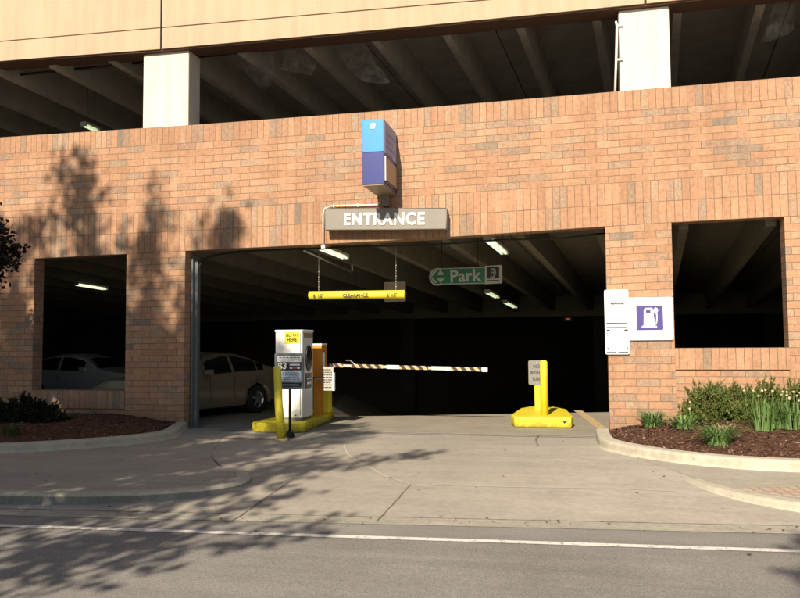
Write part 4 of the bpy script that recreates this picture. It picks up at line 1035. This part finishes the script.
# ------------------------------------------------------------------ cars
def car(name, loc, flip, paint, label):
    """sedan, nose towards -X (or +X when flipped), side towards the street"""
    t = thing(name, loc, label, 'car', 'cars parked inside the garage', world=False)
    f = -1 if flip else 1
    L = 4.5; top = [(0, .62), (.08, .72), (.5, .86), (1.25, .96), (1.5, 1.02), (2.05, 1.34), (2.5, 1.44), (3.0, 1.43), (3.55, 1.30), (4.0, 1.12), (4.28, 1.06), (4.42, .98), (4.5, .72)]
    belt = [(0, .60), (.08, .68), (.5, .80), (1.25, .88), (2, .92), (3, .96), (4, 1.0), (4.28, 1.0), (4.42, .92), (4.5, .7)]
    halfw = [(0, .55), (.1, .68), (.35, .80), (.9, .88), (3.4, .89), (4.1, .83), (4.4, .74), (4.5, .62)]
    WX = (.88, 3.58); wr = .325
    st = sorted(set([i * .06 for i in range(76)] + [4.5])); rows = []
    for x in st:
        zt_, zb_, hw = interp(top, x), interp(belt, x), interp(halfw, x); z0 = .22
        if x < .3: z0 = lerp(.3, .22, x / .3)
        if x > 4.2: z0 = lerp(.22, .34, (x - 4.2) / .3)
        for w in WX:
            if abs(x - w) < .385: z0 = max(z0, .32 + math.sqrt(max(0, .385 ** 2 - (x - w) ** 2)))
        gh = max(0, zt_ - zb_); tw = hw * (1 - .30 * min(1, gh / .5)); zm = max(z0 + .01, min(zb_ - .02, .62))
        half = [(hw * .93, z0), (hw, max(z0 + .005, min(zm, z0 + .12))), (hw * 1.0, zm), (hw * .97, zb_), (lerp(hw * .97, tw, .5), lerp(zb_, zt_, .52)), (tw, zt_ - min(.05, gh * .15) - .004), (tw * .8, zt_ - .002), (0, zt_ + .012)]
        ring = [(-a_, b_) for a_, b_ in half] + [(a_, b_) for a_, b_ in reversed(half[:-1])]
        rows.append([(f * x, a_, b_) for a_, b_ in ring])
    mb = MB(); mb.grid(rows if flip else [list(reversed(r)) for r in rows], smooth=True); mb.face(rows[0]); mb.face(list(reversed(rows[-1])))
    mb.build('body', [paint], t)
    mb = MB(); mb.box(min(f * .3, f * 4.2), max(f * .3, f * 4.2), -.78, .78, .2, .55); mb.build('underbody', ['black_rubber'], t)
    def side_pt(x, fr_, s_):
        zt_, zb_, hw = interp(top, x), interp(belt, x), interp(halfw, x); gh = max(0, zt_ - zb_); tw = hw * (1 - .30 * min(1, gh / .5))
        a_ = (hw * .97, zb_); b_ = (lerp(hw * .97, tw, .5), lerp(zb_, zt_, .52)); c_ = (tw, zt_ - min(.05, gh * .15) - .004)
        if fr_ < .52: q = (lerp(a_[0], b_[0], fr_ / .52), lerp(a_[1], b_[1], fr_ / .52))
        else: q = (lerp(b_[0], c_[0], (fr_ - .52) / .48), lerp(b_[1], c_[1], (fr_ - .52) / .48))
        return (f * x, s_ * (q[0] + .006), q[1])
    for s_ in (-1, 1):
        for nm, xa, xb in (('front_window', 1.95, 2.72), ('rear_window', 2.80, 3.55), ('quarter_window', 3.59, 3.82)):
            mb = MB(); rws = []
            for k in range(9):
                x = lerp(xa, xb, k / 8); hi = .90 if gh_ok(x, top, belt) else .5
                rws.append([side_pt(x, .07, s_), side_pt(x, .5, s_), side_pt(x, hi, s_)])
            mb.grid(rws if s_ * f > 0 else [list(reversed(r)) for r in rws]); mb.build(nm, ['glass_dark'], t)
        mb = MB()
        for x in (2.62, 3.50): mb.box(min(f * x, f * (x + .16)), max(f * x, f * (x + .16)), min(s_ * .885, s_ * .925), max(s_ * .885, s_ * .925), .80, .825)
        mb.build('door_handle', ['alloy'], t, bevel=.006)
        mb = MB()
        for x in (2.0, 2.76, 3.5): mb.tube([(f * (x + .05), s_ * .893, .35), (f * x, s_ * .896, .62), (f * (x + .02), s_ * .872, .9)], .004, 4)
        mb.build('door_seam', ['black_print'], t)
        mb = MB(); mb.prism([(f * 1.8, .96), (f * 1.98, .96), (f * 1.98, 1.08), (f * 1.84, 1.07)], min(s_ * .88, s_ * 1.03), max(s_ * .88, s_ * 1.03), 'y'); mb.build('mirror', [paint], t, bevel=.02)
        mb = MB(); mb.hexa([(f * .02, s_ * .56, .58), (f * .30, s_ * .80, .60), (f * .30, s_ * .78, .60), (f * .05, s_ * .5, .58), (f * .04, s_ * .58, .68), (f * .45, s_ * .815, .77), (f * .45, s_ * .78, .78), (f * .08, s_ * .5, .68)]); mb.build('headlight', ['sign_white'], t)
        mb = MB(); mb.hexa([(f * 4.25, s_ * .80, .82), (f * 4.46, s_ * .69, .80), (f * 4.44, s_ * .5, .80), (f * 4.2, s_ * .7, .82), (f * 4.2, s_ * .825, .96), (f * 4.43, s_ * .72, .95), (f * 4.40, s_ * .5, .95), (f * 4.2, s_ * .7, .96)]); mb.build('tail_light', ['tail_red'], t)
    def across(x0_, x1_, w0, w1, name):
        mb = MB(); rws = []
        for k in range(7):
            x = lerp(x0_, x1_, k / 6); zt_ = interp(top, x) + .016; w = lerp(w0, w1, k / 6)
            rws.append([(f * x, lerp(-w, w, i / 6), zt_ - .02 * abs(i - 3) / 3) for i in range(7)])
        mb.grid(rws if f > 0 else [list(reversed(r)) for r in rws]); mb.build(name, ['glass_dark'], t)
    across(1.52, 2.08, .72, .56, 'windshield'); across(3.2, 4.0, .52, .66, 'back_window')
    for wx in WX:
        for s_ in (-1, 1):
            yo, yi = s_ * .875, s_ * .66
            mb = MB(); ring = []
            for r_, y_ in ((.20, yo), (.30, yo), (wr, yo * .985), (wr, yi), (.2, yi)):
                ring.append([(f * wx + r_ * math.cos(a_ * math.pi / 16), y_, .325 + r_ * math.sin(a_ * math.pi / 16)) for a_ in range(32)])
            mb.grid(ring if s_ < 0 else [list(reversed(r)) for r in ring], closed=True); w = mb.build('wheel', ['tyre'], t)
            mb = MB()
            mb.tube([(f * wx, yo * .93, .325), (f * wx, yo * .985, .325)], .055, 12)
            for k in range(5):
                a_ = k * 2 * math.pi / 5 + .3; ca, sa = math.cos(a_), math.sin(a_); nx, nz = -sa, ca
                c_ = []
                for y_ in (yo * .93, yo * .985):
                    for r_, hw_ in ((.04, .035), (.2, .028)):
                        for sg in (-1, 1): c_.append((f * wx + ca * r_ + nx * hw_ * sg, y_, .325 + sa * r_ + nz * hw_ * sg))
                mb.hexa([c_[0], c_[2], c_[3], c_[1], c_[4], c_[6], c_[7], c_[5]])
            rg = [[(f * wx + r_ * math.cos(a_ * math.pi / 16), y_, .325 + r_ * math.sin(a_ * math.pi / 16)) for a_ in range(32)] for r_, y_ in ((.215, yo * .99), (.195, yo * .985), (.19, yo * .8))]
            mb.grid(rg if s_ < 0 else [list(reversed(r)) for r in rg], closed=True); mb.build('rim', ['alloy'], w)
            mb = MB(); mb.tube([(f * wx, yo * .78, .325), (f * wx, yo * .80, .325)], .19, 20); mb.build('brake_disc', ['grey_print'], w)
    return t
def gh_ok(x, top, belt): return interp(top, x) - interp(belt, x) > .12
TH = 72.0; wc = P(258.5, 404, 17.6); k_ = 1.04
wo = Matrix.Rotation(R(TH), 3, 'Z') @ Vector((3.58 * k_, -.88 * k_, 0))
c_ = car('parked_car', (wc.x - wo.x, 17.6 - wo.y, 0), False, 'champagne_paint', 'champagne sedan in the entrance shade, left of the pay machine')
c_.rotation_euler = (0, 0, R(TH)); c_.scale = (k_, k_, k_)
rc = P(62, 376, 19.2)
car('parked_car', (rc.x + 2.6, 19.2 + .9, 0), True, 'silver_paint', 'silver sedan behind the left brick window, farther back')

# ------------------------------------------------------------------ plants
def leaf(mb, p, d, n, L, W, fold=.25, mat=0):
    s_ = d.cross(n)
    if s_.length < 1e-4: s_ = Vector((1, 0, 0))
    s_ = s_.normalized() * W; mid = p + d * (L * .5) ; tip = p + d * L; nn = n * (W * fold)
    i = len(mb.v); mb.v += [tuple(p), tuple(mid + s_ + nn), tuple(tip), tuple(mid - s_ + nn)]
    mb.f.append((i, i + 1, i + 2, i + 3)); mb.m.append(mat); mb.smooth.append(False); mb.uv.append([(0, 0)] * 4)
def rdir(rn, up=0): 
    v = Vector((rn.gauss(0, 1), rn.gauss(0, 1), rn.gauss(0, 1) + up)); return v.normalized()
def bed_z(x, y, path): return mulch_z(x, y, path) - .02
def on_bed(u, v, path):
    y = 10.0
    while y < 13.75:
        p = P(u, v, y)
        if p.z <= mulch_z(p.x, y, path): break
        y += .03
    return P(u, v, y).x, y
def blades(u, v, path, h, n, spread, label, name='daffodil', flowers=0, seed=1, mat='blade_leaf', arch=.6, group='spring bulbs in the right planting bed', w=.009):
    rn = random.Random(seed); x, y = on_bed(u, v, path); z = bed_z(x, y, path)
    t = thing(name, (x, y, z), label, 'plant', group); mb = MB()
    for k in range(n):
        a_ = rn.uniform(0, 6.28); r0 = rn.uniform(0, 1) ** .5 * spread * .62; hh = h * rn.uniform(.45, 1.15); out = rn.uniform(.2, 1) * spread * arch * 1.4; ww = w * rn.uniform(.7, 1.15); out *= rn.choice((.5, 1, 1.5)); a_ += 0
        p = Vector((x + r0 * math.cos(a_), y + r0 * math.sin(a_) * .8, z)); dr = Vector((math.cos(a_ + rn.uniform(-.5, .5)), math.sin(a_), 0)); sd_ = Vector((-dr.y, dr.x, 0)).normalized()
        rws = []
        for i in range(6):
            s_ = i / 5; dzv = hh * (s_ - arch * .55 * s_ ** 3); c_ = p + dr * (out * s_ ** 1.8) + Vector((0, 0, dzv)); wv = ww * (1 - s_ ** 2.5) + .0015
            rws.append([c_ - sd_ * wv, c_ + sd_ * wv])
        mb.grid(rws, smooth=True)
    mb.build('leaves', [mat], t)
    for k in range(flowers):
        a_ = rn.uniform(0, 6.28); p = Vector((x + rn.uniform(-1, 1) * spread * .7, y + rn.uniform(-.5, .5) * spread, z)); hh = h * rn.uniform(.85, 1.12)
        tp_ = p + Vector((rn.uniform(-.05, .05), rn.uniform(-.05, .05), hh))
        st = MB(); st.tube([p, p.lerp(tp_, .6), tp_], .004, 5); st.build('stem', ['blade_leaf'], t)
        fb = MB(); fd = (Vector((rn.uniform(-.6, .3), -1, rn.uniform(-.3, .2)))).normalized()
        sx_ = fd.cross(Vector((0, 0, 1))).normalized(); sy_ = sx_.cross(fd)
        for j_ in range(6):
            an = j_ * math.pi / 3; dd = (sx_ * math.cos(an) + sy_ * math.sin(an) + fd * .15).normalized(); leaf(fb, tp_, dd, fd, .021, .008)
        fb.tube([tp_, tp_ + fd * .02], [.006, .011], 8); fb.build('flower', ['cream_petal'], t)
    return t
blades(653, 426, bedR_out, .44, 190, .26, 'small green bulb clump nearest the right brick pier', seed=2, arch=.95)
blades(684, 427.5, bedR_out, .36, 120, .30, 'loose green clump with nodding leaves between pier and shrub', seed=3, flowers=2, arch=1.0)
blades(718, 443.5, bedR_out, .46, 210, .28, 'bright green clump standing forward in the mulch, in front of the shrub', seed=4, arch=.95)
blades(763, 429.5, bedR_out, .60, 90, .30, 'tall upright daffodil leaves, leftmost of the tall daffodils', flowers=4, seed=5, arch=.5, w=.011)
blades(779, 428, bedR_out, .50, 100, .30, 'tall daffodils second from the left among the tall ones', flowers=6, seed=6, arch=.62, w=.011)
blades(796, 428, bedR_out, .52, 110, .30, 'tall daffodils at the right edge of the photo', flowers=6, seed=7, arch=.6, w=.011)
blades(814, 427, bedR_out, .46, 90, .24, 'tall daffodils just past the right edge', flowers=5, seed=8, arch=.4, w=.012)
blades(729, 431, bedR_out, .20, 50, .22, 'dry tan grass tuft low in front of the shrub', name='dry_grass_tuft', seed=9, mat='dry_leaf', arch=1.3, group=None)
blades(671, 424, bedR_out, .13, 26, .2, 'flattened dry leaves at the foot of the wall, between the two small clumps', name='dry_grass_tuft', seed=10, mat='dry_leaf', arch=1.5, group=None)

def shrub(x, y, z, rx, ry, h, nclump, label, mat, seed, per=34, L=.055, W=.0075, lumps=None, group='evergreen shrubs in the right planting bed', cat='shrub', spike=.0):
    rn = random.Random(seed); t = thing('evergreen_shrub', (x, y, z), label, cat, group); mb = MB(); br = MB()
    base = Vector((x, y, z))
    for k in range(nclump):
        th = rn.uniform(0, 6.28); ph = math.acos(rn.uniform(0, 1)) ; rad = rn.uniform(.55, 1.0) ** .5 * (1 + spike * rn.uniform(-.3, 1) )
        rad *= 1 + .28 * noise.noise(Vector((math.cos(th) * 2 + seed, math.sin(th) * 2, ph * 2)))
        c_ = Vector((math.cos(th) * math.sin(ph) * rx, math.sin(th) * math.sin(ph) * ry, .08 + math.cos(ph) * h)) * rad
        outd = (c_ + Vector((0, 0, .2))).normalized(); c_ = base + c_
        sl_ = rn.uniform(.07, .15)
        tw = outd + Vector((rn.gauss(0, .35), rn.gauss(0, .35), rn.gauss(.1, .3))); tw.normalize()
        a_ = c_ - tw * sl_
        for i in range(per):
            s_ = rn.random(); p = a_ + tw * (s_ * sl_ * 1.6); dd = (tw * .9 + rdir(rn) * .9).normalized()
            leaf(mb, p, dd, rdir(rn, .6), L * rn.uniform(.6, 1.2) * (1.15 - s_ * .5), W)
        if k % 7 == 0: br.tube([base + Vector((rn.uniform(-.05, .05), rn.uniform(-.05, .05), 0)), base.lerp(c_, .5) + Vector((0, 0, .03)), c_], [.012, .008, .003], 5)
    mb.build('foliage', [mat], t); br.build('branches', ['bark'], t); return t
def gp(u, v, z=.2): g = G(u, v, z); return g.x, g.y
x, y = on_bed(727, 427, bedR_out)
shrub(x - .02, 13.3, .3, .55, .42, .58, 420, 'low spreading evergreen shrub against the right wall, middle of the bed', 'yew_leaf', 21, per=40, spike=.1)
shrub(x + .42, 13.4, .3, .35, .36, .5, 240, 'small rounded evergreen filling between the two larger shrubs', 'yew_leaf', 22, per=40, spike=.08)
x2, _ = on_bed(781, 426, bedR_out)
shrub(x2 + .02, 13.45, .3, .36, .36, .60, 300, 'taller evergreen shrub rising behind the tall daffodils', 'yew_leaf', 23, per=40, spike=.08)
shrub(x2 + .62, 13.45, .3, .42, .40, .64, 330, 'evergreen shrub at the far right edge of the bed', 'yew_leaf', 24, per=40, spike=.1)
xl, yl = -9.85, 12.1
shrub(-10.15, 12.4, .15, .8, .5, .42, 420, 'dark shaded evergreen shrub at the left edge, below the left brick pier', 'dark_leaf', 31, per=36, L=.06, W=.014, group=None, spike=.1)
blades(70, 419, bedL_out, .16, 60, .18, 'small green tuft in the shade under the left window sill', name='green_tuft', seed=41, mat='green_leaf', arch=.9, group=None)
blades(12, 434, bedL_out, .30, 60, .22, 'dim strap leaved clump in front of the shaded left shrub', name='green_tuft', seed=42, mat='green_leaf', arch=.8, group=None)

def tree(x, y, z0, trunk_h, limbs, reach, rise, leaf_n, label, mat, seed, L=.09, W=.032, rad=.45, r0=.16, flat=1.0, group=None, cat='tree', yscale=1.0, aim=None, h0=.45, prof=None):
    rn = random.Random(seed); t = thing('street_tree', (x, y, z0), label, cat, group); tr = MB(); lf = MB(); base = Vector((x, y, z0))
    tr.tube([base - Vector((0, 0, .1)), base + Vector((.02, 0, trunk_h * .5)), base + Vector((0, .03, trunk_h)), base + Vector((.05, 0, trunk_h + rise * .8))], [r0, r0 * .8, r0 * .6, r0 * .12], 12)
    for k in range(limbs):
        f_ = ((k + .5) / limbs) ** (.78 if prof else 1); hh = trunk_h * lerp(h0, 1.0, f_) + rise * .45 * f_ ** 1.5
        a_ = k * 2.399 + rn.uniform(-.3, .3); rr = (interp(prof, hh) if prof else reach * (1 - .62 * f_ ** 2)) * rn.uniform(.7, 1.08); rs = rise * (lerp(.3, .7, f_) if prof else lerp(.55, .75, f_)) * rn.uniform(.75, 1.1)
        s_ = base + Vector((0, 0, hh)); dr = Vector((math.cos(a_), math.sin(a_) * yscale, 0))
        pts = [s_ + dr * (rr * (1 - (1 - q) ** 1.6)) + Vector((0, 0, rs * q ** 1.7)) + Vector((rn.uniform(-.1, .1), rn.uniform(-.1, .1), 0)) * q for q in (0, .25, .5, .75, 1)]
        tr.tube(pts, [r0 * .35, r0 * .25, r0 * .17, r0 * .10, .012], 6)
        subs = [pts]
        for j_ in range(4):
            q0 = rn.randint(1, 3); o = pts[q0].lerp(pts[q0 + 1], rn.random()); d2 = (dr * rn.uniform(.2, .9) + Vector((rn.gauss(0, .6), rn.gauss(0, .6), rn.uniform(.3, 1.1)))).normalized() * rr * rn.uniform(.3, .5)
            sp_ = [o, o + d2 * .5 + Vector((0, 0, -.03)), o + d2 + Vector((0, 0, .1 * rr))]; tr.tube(sp_, [r0 * .1, r0 * .07, .008], 5); subs.append(sp_)
        for sp_ in subs:
            n = leaf_n // (limbs * 5)
            for i in range(n):
                q = rn.random() ** .7 * (len(sp_) - 1); i0 = min(int(q), len(sp_) - 2); c_ = sp_[i0].lerp(sp_[i0 + 1], q - i0); w = rad * (1.15 - .75 * q / (len(sp_) - 1))
                p = c_ + Vector((rn.gauss(0, .5), rn.gauss(0, .5), rn.gauss(0, .5))) * w
                leaf(lf, p, rdir(rn, -.3), rdir(rn), L * rn.uniform(.6, 1.2), W * rn.uniform(.7, 1.2))
    tr.build('trunk', ['bark'], t); lf.build('crown', [mat], t); return t
# dark leaved tree whose edge enters the picture at the left
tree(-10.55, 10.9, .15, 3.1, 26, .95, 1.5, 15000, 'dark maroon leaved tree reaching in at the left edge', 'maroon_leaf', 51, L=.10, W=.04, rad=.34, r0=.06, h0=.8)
# street trees behind the camera: they are what shades the street and the left wall
tree(-11.1, -1.0, -.1, 3.85, 80, 4.3, 8.5, 84000, 'large street tree across the road shading the left wall', 'green_leaf', 61, L=.20, W=.08, rad=.66, r0=.26, yscale=.8, h0=.55, prof=[(1.9, 7.2), (3.3, 5.8), (4.5, 4.8), (5.4, 3.9), (6.5, 3.2), (7.6, 2.9)])
tree(-13.8, -2.6, -.1, 3.4, 60, 4.3, 7.3, 50000, 'second large unseen street tree, added farther left across the road to fill out the shade', 'green_leaf', 63, L=.20, W=.08, rad=.70, r0=.24, yscale=.8, h0=.55, prof=[(2.2, 6.0), (4, 5.8), (6, 5.2), (7.6, 4.8), (9, 4.4)])  # added out of view to close gaps in the shade on the left wall
tree(2.25, -3.2, -.1, 2.9, 18, 1.8, 3.3, 5200, 'young street tree across the road on the right', 'green_leaf', 62, L=.20, W=.08, rad=.34, r0=.10, prof=[(1.2, 1.3), (3.0, 1.6), (4.4, 1.1)])
slab('far_sidewalk', [(-60, -4), (60, -4), (60, -9), (-60, -9)], .02, -.2, 'sidewalk_concrete', 0)
for o in list(bpy.data.objects):
    if '_w' in o: del o['_w']
